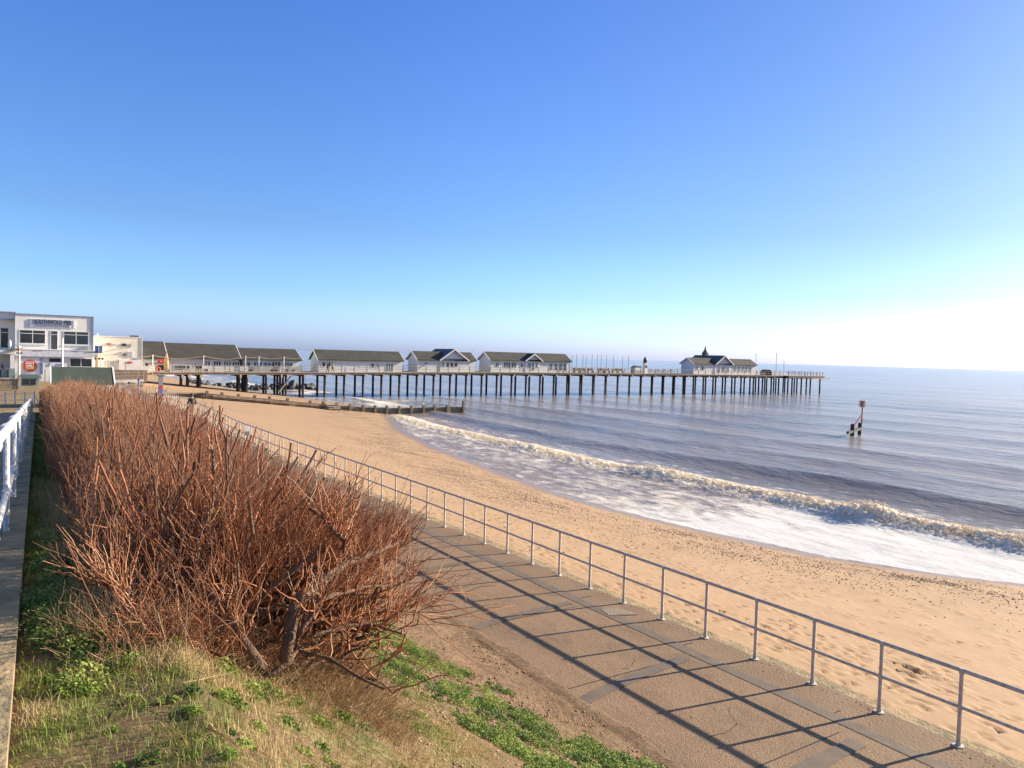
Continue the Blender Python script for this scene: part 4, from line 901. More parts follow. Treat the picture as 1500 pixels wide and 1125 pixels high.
def pavilion(label, x0, x1, y0, y1, ze, zr, roofm, wallm, wins, group=None, ins=.45, cross_g=None, cat='pavilion'):
    zf = deck_z((x0+x1)/2)
    t = empty('pier_pavilion', ((x0+x1)/2, y0+.5, zf), label=label, cat=cat, group=group)
    ym = (y0+y1)/2; sl_ = (zr-ze)/(ym-y0); zw = ze+ins*sl_-.17
    zfl = min(deck_z(x0), deck_z(x1))-.02
    addm(MB().prism([(y0+ins, zfl), (y1-ins, zfl), (y1-ins, zw), (ym, zr-.17), (y0+ins, zw)], x0+.35, x1-.35, 'x'), 'wall', wallm, t)
    addm(roof_mb(x0, x1, y0, y1, ze, ze, zr), 'roof', roofm, t)
    bb = MB()
    for xx in (x0-.05, x1-.03):
        for ya in (y0, y1): bb.quadbox([(xx, ya, ze-.26), (xx+.08, ya, ze-.26), (xx+.08, ym, zr-.26), (xx, ym, zr-.26), (xx, ya, ze+.02), (xx+.08, ya, ze+.02), (xx+.08, ym, zr+.02), (xx, ym, zr+.02)])
    addm(bb, 'bargeboard', WHITE, t)
    for wd in wins: window(t, *wd[:4], y0+ins, *(wd[4:] if len(wd) > 4 else ()))
    if cross_g:
        for (xa, xb, zge, zgr, yb, rm) in cross_g:
            xm = (xa+xb)/2; yn = y0-.25; mb = MB(); th = .16
            for xe in (xa, xb): mb.quadbox([(xe, yn, zge-th), (xe, yb, zge-th), (xm, yb, zgr-th), (xm, yn, zgr-th), (xe, yn, zge), (xe, yb, zge), (xm, yb, zgr), (xm, yn, zgr)])
            addm(mb, 'gable_roof', rm, t)
            sg = (zgr-zge)/(xm-xa); zi = zge+.35*sg-.17
            addm(MB().prism([(xa+.35, zfl), (xb-.35, zfl), (xb-.35, zi), (xm, zgr-.17), (xa+.35, zi)], y0+ins-.12, yb-.1), 'gable_wall', wallm, t)
            bb = MB()
            for xe in (xa, xb): bb.quadbox([(xe, yn-.06, zge-.24), (xm, yn-.06, zgr-.24), (xm, yn+.0, zgr-.24), (xe, yn+.0, zge-.24), (xe, yn-.06, zge+.02), (xm, yn-.06, zgr+.02), (xm, yn, zgr+.02), (xe, yn, zge+.02)])
            addm(bb, 'gable_bargeboard', WHITE, t)
    return t
zA = deck_z(22)
pavilion('low dark-roofed hall against the cream building at the pier entrance', 13.0, 17.6, 129.5, 139, 3.5, 6.15, ROOFD, BOARD, [(14.6, .5, 2.2, 3.0), (16.6, .9, 1.5, 2.4)])
A1 = pavilion('longest dark-roofed cafe hall with a row of white framed windows behind the terrace', 17.65, 29.0, 129.5, 139, 3.58, 5.98, ROOFD, BOARD,
  [(19.2, 1.2, 1.6, 2.4, GLASSB, WHITE, 1), (21.8, .25, 2.2, 2.6)]+[(x, 1.1, 2.0, 3.15, GLASS if i % 2 else GLASSB, WHITE, 3) for i, x in enumerate((23.5, 25.2, 26.8, 28.2))])
A2 = pavilion('dark-roofed pale blue cafe pavilion at the end of the terrace', 29.02, 39.4, 129.5, 138.5, 3.6, 5.5, ROOFD, BLUEB,
  [(30.0, .9, 2.1, 3.1, GLASS, WHITE, 2), (31.8, 1.3, 2.1, 3.1, GLASSB, WHITE, 3), (33.4, 1.1, 2.1, 3.1, GLASSB, WHITE, 2), (34.9, 1.4, 2.0, 3.2, GLASS, WHITE, 3), (36.9, 1.5, 2.1, 3.1, GLASSB, BLUEB, 3)])
pavilion('long plain white pavilion with mossy roof standing apart beyond the cafe', 42.0, 58.9, 129.4, 134.8, 3.85, 5.6, ROOFF, BOARD,
  [(43.3, .5, 2.5, 3.3), (44.3, .5, 2.5, 3.3), (48.2, 1.4, 1.7, 2.4, BOARD), (50.9, 1.5, 2.6, 3.2, BOARD), (52.6, .55, 2.45, 3.2, DARK), (53.6, .55, 2.45, 3.2, GREY), (56.0, 1.4, 1.8, 3.2, GLASSB, WHITE, 3)])
pavilion('white pavilion with a big blue slate cross gable in the middle', 61.5, 74.9, 129.4, 134.8, 4.22, 5.85, ROOFF, BOARD,
  [(63.6, .5, 3.3, 3.6, DARK)], cross_g=[(66.3, 72.9, 4.22, 6.45, 137.8, SLATE)])
pavilion('white pavilion with a small central gable over its door', 77.9, 99.1, 129.4, 134.8, 4.5, 6.15, ROOFF, BOARD,
  [(79.9, .8, 3.0, 3.9, GLASS, WHITE, 2), (82.3, 1.5, 2.9, 4.0, GLASS, WHITE, 3), (84.0, 1.1, 2.9, 4.0, GLASS, WHITE, 2), (86.0, .7, 3.0, 3.9, GLASSB)]+[(x, .75, 2.5, 4.0, GLASSB, WHITE, 1) for x in (93.6, 94.9, 96.2, 97.4)],
  cross_g=[(86.5, 91.0, 4.5, 5.98, 132.2, ROOFF)])
E_ = pavilion('white seaward pavilion with a blue slate cross gable and a little spire', 137.0, 161.0, 129.4, 134.6, 4.72, 6.25, ROOFF, BOARD,
  [(138.4, .8, 3.1, 4.2, GLASSB, WHITE, 2), (140.4, .8, 3.1, 4.2, GLASS)]+[(x, .8, 2.9, 4.2, GLASSB, WHITE, 2) for x in (152.4, 153.9, 155.4, 156.9, 158.4)],
  cross_g=[(144.5, 151.2, 4.75, 7.0, 139.5, SLATE)])
cu = MB().box(148.6, 149.8, 136.6, 137.8, 6.6, 7.5); cu.tube([(149.2, 137.2, 7.5), (149.2, 137.2, 7.7), (149.2, 137.2, 8.4), (149.2, 137.2, 9.5)], [1.0, .75, .3, .04], 8)
addm(cu, 'cupola', mat('brown_lead', (.16, .12, .1), .7), E_)
# windows in the cross gables (parts of their pavilions)
for t_ in [o_ for o_ in S.objects if o_.name.startswith('pier_pavilion')]:
    if 'big blue' in t_['label']:
        for x in (67.3, 68.3, 69.2, 70.2): window(t_, x, .6, 2.9, 3.75, 129.73, GLASSB if x < 68 else GLASS)
        addm(MB().box(66.7, 72.5, 129.60, 129.725, 4.05, 4.2), 'fascia', GREY, t_)
    if 'small central' in t_['label']:
        for x in (87.9, 88.8, 89.7): window(t_, x, .6, 2.4 if x == 88.8 else 2.9, 4.0, 129.73, GLASSB, WHITE)
    if 'spire' in t_['label']:
        for x in (146.2, 147.9, 149.6): window(t_, x, .9, 2.6, 4.2, 129.73, GLASSB, WHITE, 2)
# masts on the open deck
G2 = 'slender masts on the open deck'
for i, px_ in enumerate([98.9, 100.1, 101.9, 102.8, 104.5, 106.0, 107.1, 108.7, 110.7, 113.5, 115.3]):
    z = deck_z(px_); t = empty('mast', (px_, 129.3, z), label='thin bare mast, one of the row on the open deck before the water clock', cat='mast', group=G2)
    MB().tube([(0, 0, 0), (0, 0, 4.0+random.uniform(-.15, .15))], .05, 5).build('pole', DARK, t); MB().box(-.12, .12, -.12, .12, 0, .06).build('base', GREY, t)
for (x, h) in ((117.0, 2.5), (119.8, 2.6)):
    z = deck_z(x); t = empty('lamp_post', (x, 129.3, z), label='short post beside the kiosk on the open deck, %s of the pair' % ('nearer the masts' if x < 118 else 'seaward one'), cat='post')
    MB().tube([(0, 0, 0), (0, 0, h)], .045, 5).build('pole', GREY, t); MB().ball((0, 0, h), .1).build('cap', GREY, t)
for (x, h, lb) in ((162.0, 5.4, 'aerial mast just beyond the seaward pavilion roof'), (170.5, 5.9, 'tall lamp post on the pier head'), (173.8, 3.7, 'shorter lamp post on the pier head')):
    t = empty('lamp_post', (x, 131, 2.12), label=lb, cat='lamp post'); MB().tube([(0, 0, 0), (0, 0, h)], .06, 6).build('pole', GREY, t); MB().ball((0, 0, h), .18, 8, (1.4, 1, .5)).build('lamp_head', GREY, t)
t = empty('fishing_rod', (73.5, 130, 5.0), label='thin rod slanting up behind the slate-gabled pavilion roof', cat='rod'); MB().tube([(0, 0, 0), (1.3, 0, 2.6)], [.035, .015], 5).build('shaft', GREY, t); MB().tube([(-.15, 0, -.3), (.02, 0, .04)], .05, 6).build('handle', DARK, t)
# benches with planters on the open deck
def bench(x, y, label, group):
    t = empty('deck_bench', (x, y, deck_z(x)), label=label, cat='bench', group=group)
    MB().box(-.85, .85, -.25, .25, .42, .48).build('seat', TIMB, t); MB().box(-.85, .85, .24, .3, .5, .98).build('backrest', TIMB, t)
    for s_ in (-.75, .69): MB().box(s_, s_+.07, -.25, .3, 0, .42).build('leg', TIMB, t)
    for s_ in (-.85, .78): MB().box(s_, s_+.07, -.25, .24, .62, .68).build('armrest', TIMB, t)
for i, x in enumerate((100.4, 102.2, 104.4, 107.4, 109.2, 111.6, 113.2)): bench(x, 129.6, 'wooden bench among the masts on the open deck', 'benches among the masts')
for x in (123.0, 125.4, 127.6, 129.8):
    t = empty('picnic_table', (x, 130, deck_z(x)), label='dark picnic table in the row before the seaward pavilion', cat='picnic table', group='picnic tables on the pier')
    MB().box(-.9, .9, -.4, .4, .72, .78).build('tabletop', TIMB, t)
    for s_ in (-.75, .6): MB().box(-.9, .9, s_, s_+.2, .43, .48).build('seat', TIMB, t)
    for s_ in (-.6, .6): m_ = MB(); m_.bar((s_, -.6, 0), (s_, -.2, .72), .08); m_.bar((s_, .6, 0), (s_, .2, .72), .08); m_.build('leg', TIMB, t)
    MB().tube([(0, 0, .78), (0, 0, 1.0)], .2, 8).build('planter', DARK, t)
t = empty('deck_kiosk', (118.4, 130, deck_z(118.4)), label='small grey slatted kiosk on the open deck', cat='kiosk')
MB().box(-1.1, 1.1, -.7, .7, 0, 1.35).build('counter', GREY, t); MB().prism([(-1.1, 1.35), (1.1, 1.35), (.8, 1.75), (-.4, 1.75)], -.72, .72).build('roof', SLATE, t); MB().box(-.9, .9, -.72, -.7, .7, 1.25).build('shutter', WHITE, t)
t = empty('water_clock', (120.9, 129.6, deck_z(121)), label='quirky white clock tower with dark domed top on the open deck', cat='clock tower')
MB().box(-.55, .55, -.4, .4, 0, .9).build('base', WHITE, t); MB().box(-.45, .45, -.3, .3, .9, 2.2).build('tower', WHITE, t); MB().box(-.35, .35, -.33, -.31, 1.3, 1.9).build('panel', DARK, t)
MB().box(-.5, .5, -.35, .35, 2.2, 2.45).build('cornice', WHITE, t); MB().tube([(-.15, 0, 2.45), (-.15, 0, 3.2), (-.15, 0, 3.5), (-.15, 0, 4.0)], [.42, .42, .3, .04], 10).build('dome', DARK, t)
MB().tube([(.35, 0, 2.45), (.35, 0, 3.2)], .2, 8).build('figure', GREY, t); MB().ball((.35, 0, 3.3), .22).build('figure_head', WHITE, t)
t = empty('arched_shelter', (164.6, 129.6, 2.13), label='dark arched shelter beyond the seaward pavilion', cat='shelter')
arc = [(1.3*math.cos(a*math.pi/10), .55+.95*math.sin(a*math.pi/10)) for a in range(11)]
MB().prism([(1.3, 0)]+arc+[(-1.3, 0)], .9, 1.0).build('back_wall', GREY, t)
MB().prism(arc+[(p[0]*.93, (p[1]-.55)*.93+.55) for p in reversed(arc)], -.9, .9).build('roof', DARK, t)
MB().box(-1.1, 1.1, .2, .6, .4, .48).build('seat', TIMB, t)
for s_ in (-1.25, 1.17): MB().box(s_, s_+.08, -.9, .9, 0, .6).build('side', GREY, t)
# terrace: rope lights on posts, chairs and windbreaks
G3 = 'tall posts carrying festoon lights along the terrace'
fx_ = [15.3, 22.8, 29.4, 31.6, 35.8]
for x in fx_:
    t = empty('light_pole', (x, 128.35, deck_z(x)), label='tall white post holding up the festoon lights over the cafe terrace', cat='post', group=G3)
    MB().box(-.07, .07, -.07, .07, 0, 2.65).build('pole', WHITE, t); MB().box(-.1, .1, -.1, .1, 2.6, 2.7).build('cap', WHITE, t)
t = empty('festoon_lights', (22, 128.35, 3.8), label='swagged string of festoon lights looping between posts above the terrace', cat='string lights')
mb = MB(); pb = MB(); ex = [11.2]+fx_+[39.0]
for a, b2 in zip(ex[:-1], ex[1:]):
    pts = []
    for k in range(9): s_ = k/8; x = a+(b2-a)*s_; pts.append((x, 128.35, deck_z(x)+2.62-.5*4*s_*(1-s_)*min(1, (b2-a)/6)))
    mb.tube(pts, .045, 5)
addm(mb, 'rope', TIMBL, t)
def chair(x, y, label, group):
    t = empty('terrace_chair', (x, y, deck_z(x)), label=label, cat='chair', group=group)
    MB().tube([(0, 0, .43), (0, 0, .48)], .24, 10).build('seat', DARK, t)
    m_ = MB(); m_.prism([(.24*math.cos(a*math.pi/8), .8+.28*math.sin(a*math.pi/8)) for a in range(16)], -.26, -.22); m_.build('backrest', DARK, t)
    for sx in (-.18, .18):
        for sy in (-.18, .18): MB().tube([(sx, sy, 0), (sx, sy, .43)], .02, 5).build('leg', DARK, t)
for x in (19.9, 20.5, 21.9, 22.3, 24.3, 26.3, 27.0, 27.5, 29.0): chair(x, 128.9, 'dark round-backed cafe chair on the terrace in front of the white framed windows', 'cafe chairs on the terrace')
for i, (x0_, x1_) in enumerate(((22.6, 24.4), (24.5, 26.2), (26.3, 28.0), (28.1, 29.8), (29.9, 31.6), (31.7, 33.4), (33.5, 35.2), (35.3, 37.0), (37.1, 38.8))):
    t = empty('windbreak', (x0_, 128.6, deck_z(x0_)), label='low pale windbreak panel lining the cafe terrace', cat='windbreak', group='windbreak panels along the cafe terrace')
    MB().box(.06, x1_-x0_-.06, -.02, .02, .12, .95).build('panel', BOARD if i < 4 else glass('screen_glass', (.35, .36, .34)), t)
    for xx in (0, x1_-x0_-.05): MB().box(xx, xx+.05, -.04, .04, 0, 1.05).build('post', WHITE, t)
t = empty('furled_parasol', (17.3, 128.7, deck_z(17.3)), label='tall furled tan parasol at the landward end of the terrace', cat='parasol')
MB().tube([(0, 0, .1), (0, 0, .25), (0, 0, 1.6), (0, 0, 2.55), (0, 0, 3.0)], [.3, .42, .42, .2, .04], 10).build('canopy', CANV, t, smooth=True); MB().tube([(0, 0, 0), (0, 0, 3.3)], .04, 6).build('pole', TIMBL, t)
MB().bar((-.25, 0, 1.75), (-1.9, 0, .35), .07).build('brace', TIMB, t)
# ------------------------------------------------------------------ buildings at the pier entrance
def text(s, size, x, y, z, material, parent, name='lettering', sx=1.0, depth=.03, bold=0.0):
    cu_ = bpy.data.curves.new(name, 'FONT'); cu_.body = s; cu_.size = size; cu_.extrude = depth; cu_.offset = bold; cu_.align_x = 'CENTER'
    ob = bpy.data.objects.new('tmp', cu_); col.objects.link(ob); bpy.context.view_layer.update()
    me = bpy.data.meshes.new_from_object(ob.evaluated_get(bpy.context.evaluated_depsgraph_get())); me.materials.clear(); me.materials.append(material)
    bpy.data.objects.remove(ob); o_ = bpy.data.objects.new(name, me); col.objects.link(o_); o_.parent = parent
    lo = Vector(parent.location); p2 = parent.parent
    while p2: lo += Vector(p2.location); p2 = p2.parent
    o_.location = Vector((x, y, z))-lo; o_.rotation_euler = (math.pi/2, 0, 0); o_.scale = (sx, 1, 1); return o_
zg = .3
t = empty('entrance_building', (2, 118, zg), label='two storey white building with flat roof, lettered sign and big upper windows', cat='building')
addm(MB().box(-2.5, 6.45, 118, 130, zg-.5, 9.08), 'wall', RENDER, t)
addm(MB().box(-2.6, 6.6, 117.88, 130.1, 9.082, 9.2), 'roof', TRIM, t)
addm(MB().box(6.3, 6.55, 117.9, 118.2, 4.4, 9.08), 'corner_trim', TRIM, t)
for x0, x1 in ((-2.0, .9), (3.0, 5.95)):
    xm = (x0+x1)/2; wn = window(t, xm, x1-x0-.1, 5.3, 7.0, 118, GLASS, WHITE, 2)
    g_ = MB().box(x0+.05, x1-.05, 117.93, 117.995, 6.55, 6.62); addm(g_, 'glazing_bar', WHITE, t)
    addm(MB().box(x0-.1, x1+.1, 117.86, 117.999, 5.1, 5.22), 'sill', WHITE, t)
dr = window(t, 1.9, .72, 4.55, 7.0, 118, mat('dark_door', (.06, .06, .075), .4), WHITE, 1, 'balcony_door'); addm(MB().box(1.55, 2.25, 117.93, 117.995, 6.5, 6.57), 'glazing_bar', WHITE, t)
addm(MB().box(-.85, 4.3, 117.9, 117.998, 7.5, 8.55), 'sign_board', mat('pale_blue_panel', (.66, .70, .78), .5), t)
addm(MB().box(-.85, -.45, 117.88, 117.898, 7.5, 8.55), 'sign_end', mat('blue_grey_panel', (.33, .40, .55), .5), t)
addm(MB().box(4.12, 4.32, 117.86, 117.898, 7.5, 8.55), 'sign_end', WHITE, t)
SL = mat('sign_lettering', (.035, .04, .05), .5)
text('SOUTHWOLD PIER', .84, 1.78, 117.86, 7.93, SL, t, sx=.60, bold=.012)
text('SOUTHWOLD PIER', .40, 1.78, 117.87, 7.58, mat('sign_letter_shadow', (.22, .24, .27), .5), t, sx=1.16)  # shadow of the standing letters, modelled as a second grey row
# first floor balcony slab, fascia and parapet roof
addm(MB().box(-2.45, 7.0, 116.0, 117.995, 4.1, 4.32), 'balcony_slab', RENDER, t)
addm(MB().box(-2.45, 6.9, 115.9, 115.998, 3.55, 4.42), 'fascia', mat('pale_fascia', (.60, .62, .68), .7), t)
addm(MB().box(-2.45, 6.9, 115.85, 116.3, 4.425, 4.5), 'coping', WHITE, t)
for x0, x1 in ((-.4, .55), (4.0, 4.7)): addm(MB().box(x0+.0, x1, 115.86, 115.898, 4.3, 4.38), 'awning_roll', mat('mauve_canvas', (.30, .22, .26), .8), t)
addm(MB().box(5.3, 5.85, 117.3, 117.9, 4.5, 5.0), 'air_conditioner', GREY, t)
# ground floor front
addm(MB().box(-2.45, 6.4, 116.3, 116.5, zg-.3, 3.55), 'shop_front', RENDER, t)
window(t, 2.05, 1.45, 2.85, 3.35, 116.3, GLASS, WHITE, 1, 'shop_window'); window(t, 5.0, 2.5, 2.3, 3.35, 116.3, GLASS, WHITE, 2, 'shop_window')
addm(MB().box(1.4, 2.9, 116.2, 116.28, 2.35, 2.7), 'menu_board', mat('pale_blue_panel', (.5, .5, .5)), t)
for i in range(3): addm(MB().box(2.1+.25*i, 2.28+.25*i, 116.17, 116.198, 2.43, 2.6), 'menu_panel', BLUE, t)
addm(MB().box(-1.85, .25, 116.2, 116.297, 1.2, 3.35), 'poster_board', WHITE, t); addm(MB().box(.255, .62, 116.2, 116.297, 1.2, 3.35), 'poster_board_end', mat('blue_grey_panel', (.3, .3, .4)), t)
dm = MB(); dm.prism([(-.83+.80*math.cos(a*math.pi/16), 2.3+.80*math.sin(a*math.pi/16)) for a in range(32)], 116.15, 116.197); addm(dm, 'round_sign', ORANGE, t)
text('CAFE', .42, -.83, 116.12, 1.84, YELLOW, t, sx=.95, bold=.012)
lm = MB()
for (a0, a1, z0, z1) in ((-1.28, -.42, 2.75, 2.83), (-1.28, -1.2, 2.3, 2.75), (-.5, -.42, 2.3, 2.75), (-1.1, -.6, 2.52, 2.66), (-1.1, -.6, 2.28, 2.40), (-1.3, -.38, 2.17, 2.23)): lm.box(a0, a1, 116.12, 116.147, z0, z1)
addm(lm, 'sign_motif', WHITE, t)
# left wing
t = empty('entrance_wing', (-7, 117, zg), label='left wing of the entrance building with shaded upper windows and open bay beneath', cat='building')
addm(MB().box(-14, -2.52, 119.5, 131, zg-.5, 8.3), 'wall', RENDER, t)
addm(MB().box(-14, -2.51, 118.2, 131.2, 8.302, 8.42), 'roof_edge', TRIM, t); addm(MB().box(-14, -2.52, 118.4, 131, 8.422, 9.2), 'parapet', RENDER, t); addm(MB().box(-14.1, -2.4, 118.0, 131.1, 9.202, 9.36), 'roof', TRIM, t)
for x0, x1 in ((-6.6, -4.3), (-4.1, -3.3)): window(t, (x0+x1)/2, x1-x0, 4.6, 7.2, 119.5, GLASS, WHITE, 1); addm(MB().box(x0, x1, 119.42, 119.494, 6.6, 6.67), 'glazing_bar', WHITE, t)
addm(MB().box(-14, -2.46, 115.8, 119.495, 3.85, 4.15), 'canopy', RENDER, t); addm(MB().box(-14, -2.46, 115.7, 115.798, 3.8, 4.3), 'fascia', WHITE, t)
addm(MB().box(-14, -2.9, 118.3, 118.5, zg-.3, 3.845), 'bay_wall', RENDER, t)
addm(MB().box(-2.98, -2.5, 115.9, 116.5, zg-.3, 3.845), 'column', WHITE, t)
for x in (-3.9, -4.35): sm = MB(); sm.tube([(x, 118.28, 2.25), (x, 118.28, 1.7)], [.14, .03], 6); sm.ball((x, 118.27, 2.4), .07, 6); addm(sm, 'wall_sign', mat('maroon_paint', (.25, .03, .05), .6), t)
addm(MB().box(-14, -2.3, 114.2, 118.2, -.2, .62), 'terrace', CONC, t)
for (x, lb, w_) in ((-3.95, 'dark litter bin under the open bay of the left wing', .35), (-2.85, 'dark cone-topped bin beside the white column', .2)):
    q_ = empty('litter_bin', (x-.3, 115.4, .62), label=lb, cat='bin'); MB().box(-w_, w_, -w_, w_, 0, 1.2).build('body', DARK, q_); MB().box(-w_-.04, w_+.04, -w_-.04, w_+.04, 1.2, 1.3).build('lid', GREY, q_)
# telescope-like white dome on balcony and a red and white figure head on a post
t = empty('satellite_dish', (-3.05, 116.6, 4.15), label='upright pale dish on the wing canopy', cat='dish'); MB().ball((0, 0, 1.0), .4, 12, (.55, .2, 1.3)).build('dish', BOARD, t, smooth=True); MB().tube([(0, 0, 0), (0, 0, .7)], .05, 6).build('stand', GREY, t)
t = empty('patio_umbrella', (-2.1, 115.3, 4.5), label='grey side-tilted umbrella above the canopy corner', cat='umbrella'); MB().prism([(-1.3, -.2), (.45, .25), (.5, .05), (-.2, -.25)], -.4, .4).build('canopy', GREY, t); MB().tube([(0, 0, -.3), (0, 0, .1)], .04, 6).build('pole', WHITE, t)
for i, (x, y, h, lb) in enumerate(((-1.98, 114.6, 4.35, 'white post topped with a red and white lamp before the round sign'), )):
    t = empty('lamp_post', (x, y, .3), label=lb, cat='lamp post'); MB().tube([(0, 0, 0), (0, 0, h)], .11, 8).build('post', CREAM, t); MB().ball((0, 0, h+.1), .25, 8, (1, 1, .8)).build('lamp', WHITE, t); MB().tube([(0, 0, h-.35), (0, 0, h-.15)], .2, 8).build('band', RED, t); MB().box(-.35, .35, -.1, .1, h-.75, h-.6).build('bracket', DARK, t)
t = empty('flagpole', (2.75, 113, .3), label='white flagpole standing before the entrance building', cat='flagpole'); MB().tube([(0, 0, 0), (0, 0, 5.6)], [.14, .08], 8).build('pole', WHITE, t); MB().ball((0, 0, 5.65), .13).build('finial', WHITE, t)
t = empty('solar_sign_post', (7.0, 115, .3), label='tan posts carrying a dark blue two-pane panel at the building corner', cat='sign')
MB().tube([(-.25, 0, 0), (-.25, 0, 3.6)], .12, 8).build('post', CANV, t); MB().tube([(.25, 0, 0), (.25, 0, 3.9)], .09, 8).build('post', CREAM, t); MB().box(-.45, .45, -.08, .08, 3.9, 4.9).build('panel', BLUE, t); MB().box(-.03, .03, -.12, -.082, 3.9, 4.9).build('divider', WHITE, t); MB().box(-.5, .6, -.06, .06, 3.0, 3.25).build('bracket', DARK, t)
t = empty('boundary_board', (5.2, 114.8, 3.6), label='thin dark boarded awning edge leading to the corner panel', cat='awning'); MB().bar((0, 0, .55), (1.9, 0, .75), .4, .1).build('awning', DARK, t); MB().tube([(1.7, .0, .6), (1.7, 0, -3.2)], .05, 6).build('post', CANV, t)
# cream rendered building
t = empty('cream_building', (9.7, 121, zg), label='cream rendered flat roofed block with vents between the entrance building and dark-roofed hall', cat='building')
addm(MB().box(6.56, 12.9, 121, 134, zg-.4, 6.5), 'wall', CREAM, t); addm(MB().box(6.56, 12.98, 120.93, 134.1, 6.502, 6.62), 'coping', WHITE, t)
addm(MB().box(12.91, 13.02, 120.9, 121.1, zg, 6.5), 'corner_trim', WHITE, t)
addm(MB().box(11.6, 12.7, 123, 124, 6.62, 6.85), 'roof_vent', DARK, t); addm(MB().tube([(7.3, 122, 6.62), (7.3, 122, 7.0)], .06, 6), 'flue', WHITE, t)
for (x0, x1, z0, z1, mm, nm) in ((8.3, 8.95, 5.35, 5.6, mat('terracotta', (.35, .15, .09), .8), 'vent'), (10.3, 10.9, 5.25, 5.6, DARK, 'vent'), (11.35, 11.5, 5.1, 5.6, GREY, 'wall_lamp'), (9.3, 9.45, 5.3, 5.5, CANV, 'wall_lamp'), (10.5, 10.75, 3.85, 4.05, DARK, 'small_vent'), (9.9, 10.3, 2.7, 3.15, DARK, 'small_window'), (10.05, 10.25, 4.2, 4.35, GREY, 'wall_lamp'), (11.75, 12.4, 3.3, 3.5, GREY, 'extractor')):
    addm(MB().box(x0, x1, 120.88, 120.997, z0, z1), nm, mm, t)
lv = MB()
for k in range(7): lv.box(11.0, 11.75, 120.86, 120.99, 3.65+k*.12, 3.72+k*.12)
addm(lv, 'louvre', BOARD, t); addm(MB().box(10.98, 11.77, 120.95, 120.998, 3.6, 4.5), 'louvre_frame', WHITE, t)
window(t, 8.9, .9, 2.5, 3.1, 121, mat('frosted_glass', (.5, .49, .44), .5), CREAM, 3)
mb = MB(); mb.bar((7.6, 120.97, 4.2), (10.6, 120.97, 5.0), .04); mb.bar((7.6, 120.97, 3.85), (11.0, 120.97, 4.1), .03); addm(mb, 'cable', GREY, t)
addm(MB().box(9.95, 12.85, 120.75, 120.99, .8, 3.25), 'lower_wall', RENDER, t); addm(MB().box(10.95, 11.65, 120.68, 120.748, 2.75, 3.0), 'wall_sign', RED, t)
# hoardings and signs on the first pavilion's wall: boards of their own
t = empty('banner_sign', (15.6, 129.2, 2.6), label='long dark lettered banner with red square end on the first hall', cat='sign')
MB().box(-1.35, .55, 0, .06, 0, .62).build('panel', mat('slate_blue_panel', (.22, .24, .32), .6), t); MB().box(.56, 1.35, -.02, .06, -.05, .7).build('red_panel', RED, t)
bl = MB()
for k in range(8): bl.box(-1.25+k*.22, -1.12+k*.22, -.03, -.002, .12, .5)
bl.build('lettering', WHITE, t); MB().box(.85, 1.05, -.05, -.022, .25, .42).build('emblem', WHITE, t)
for i, (x, mm, lb) in enumerate(((15.1, WHITE, 'white lifebuoy on the deck edge'), (16.0, RED, 'red lifebuoy on the deck edge'))):
    t = empty('lifebuoy', (x, 127.9, 1.75), label=lb, cat='lifebuoy'); bm_ = MB(); bm_.tube([(.3*math.cos(a*math.pi/6), 0, .3*math.sin(a*math.pi/6)) for a in range(13)], .09, 6); bm_.build('ring', mm, t, smooth=True); MB().box(-.04, .04, .02, .06, -.5, -.2).build('bracket', TIMB, t)
# ramped timber walkway from the promenade to the pier
t = empty('timber_walkway', (10, 112, .4), label='pale timber walkway with post and rail balustrade leading to the pier deck', cat='walkway')
def ramp_z(x): return float(np.interp(x, [6.5, 12.4, 15, 17], [.55, .75, 1.15, 1.25]))
addm(MB().bar((6.6, 112.5, .5), (12.2, 112.5, .72), 1.6, .12), 'deck', TIMBL, t); addm(MB().bar((6.6, 111.65, .40), (12.2, 111.65, .62), .08, .26), 'fascia', WHITE, t)
addm(MB().bar((9.0, 108.8, .02), (12.0, 108.8, .32), .7, .2), 'lower_ramp', TIMBL, t)
for h in (.55, 1.0): addm(MB().bar((6.6, 111.8, .55+h), (12.2, 111.8, .78+h), .07), 'rail', TIMBL, t)
for x in (7.2, 8.6, 10.0, 11.5, 12.2): addm(MB().box(x-.06, x+.06, 111.75, 111.85, ramp_z(x), ramp_z(x)+(2.1 if x == 10.0 else 1.1)), 'post', TIMBL, t)
addm(MB().box(6.6, 13.2, 116.6, 116.75, .2, 1.9), 'back_boarding', TIMB, t)
addm(MB().bar((11.0, 126.8, 1.0), (15.0, 126.8, 1.28), 1.2, .1), 'upper_ramp', TIMBL, t); addm(MB().bar((11, 126.2, 2.0), (15, 126.2, 2.3), .06), 'rail', TIMBL, t)
for x in (12, 13.5, 15): addm(MB().box(x-.05, x+.05, 126.15, 126.25, .6, 2.3), 'post', TIMBL, t)
for x in (8, 10.5, 12): addm(MB().box(x-.1, x+.1, 111.8, 113, -.6, .5), 'leg', TIMB, t)
# planks fence / terrace at the left
t = empty('plank_fence', (-5, 96, .3), label='brown close-boarded fence with pale capping at the left below the terrace', cat='fence')
x = -12.0; pl_ = MB()
while x < -1.75: pl_.box(x, x+.17, 96, 96.04, .1, 1.35+random.uniform(-.02, .02)); x += .2
addm(pl_, 'planks', TIMB, t); addm(MB().box(-12, -1.7, 95.9, 96.2, 1.38, 1.5), 'capping', TIMBL, t); addm(MB().box(-1.74, -1.5, 95.9, 96.2, .1, 1.6), 'end_post', TIMBL, t)
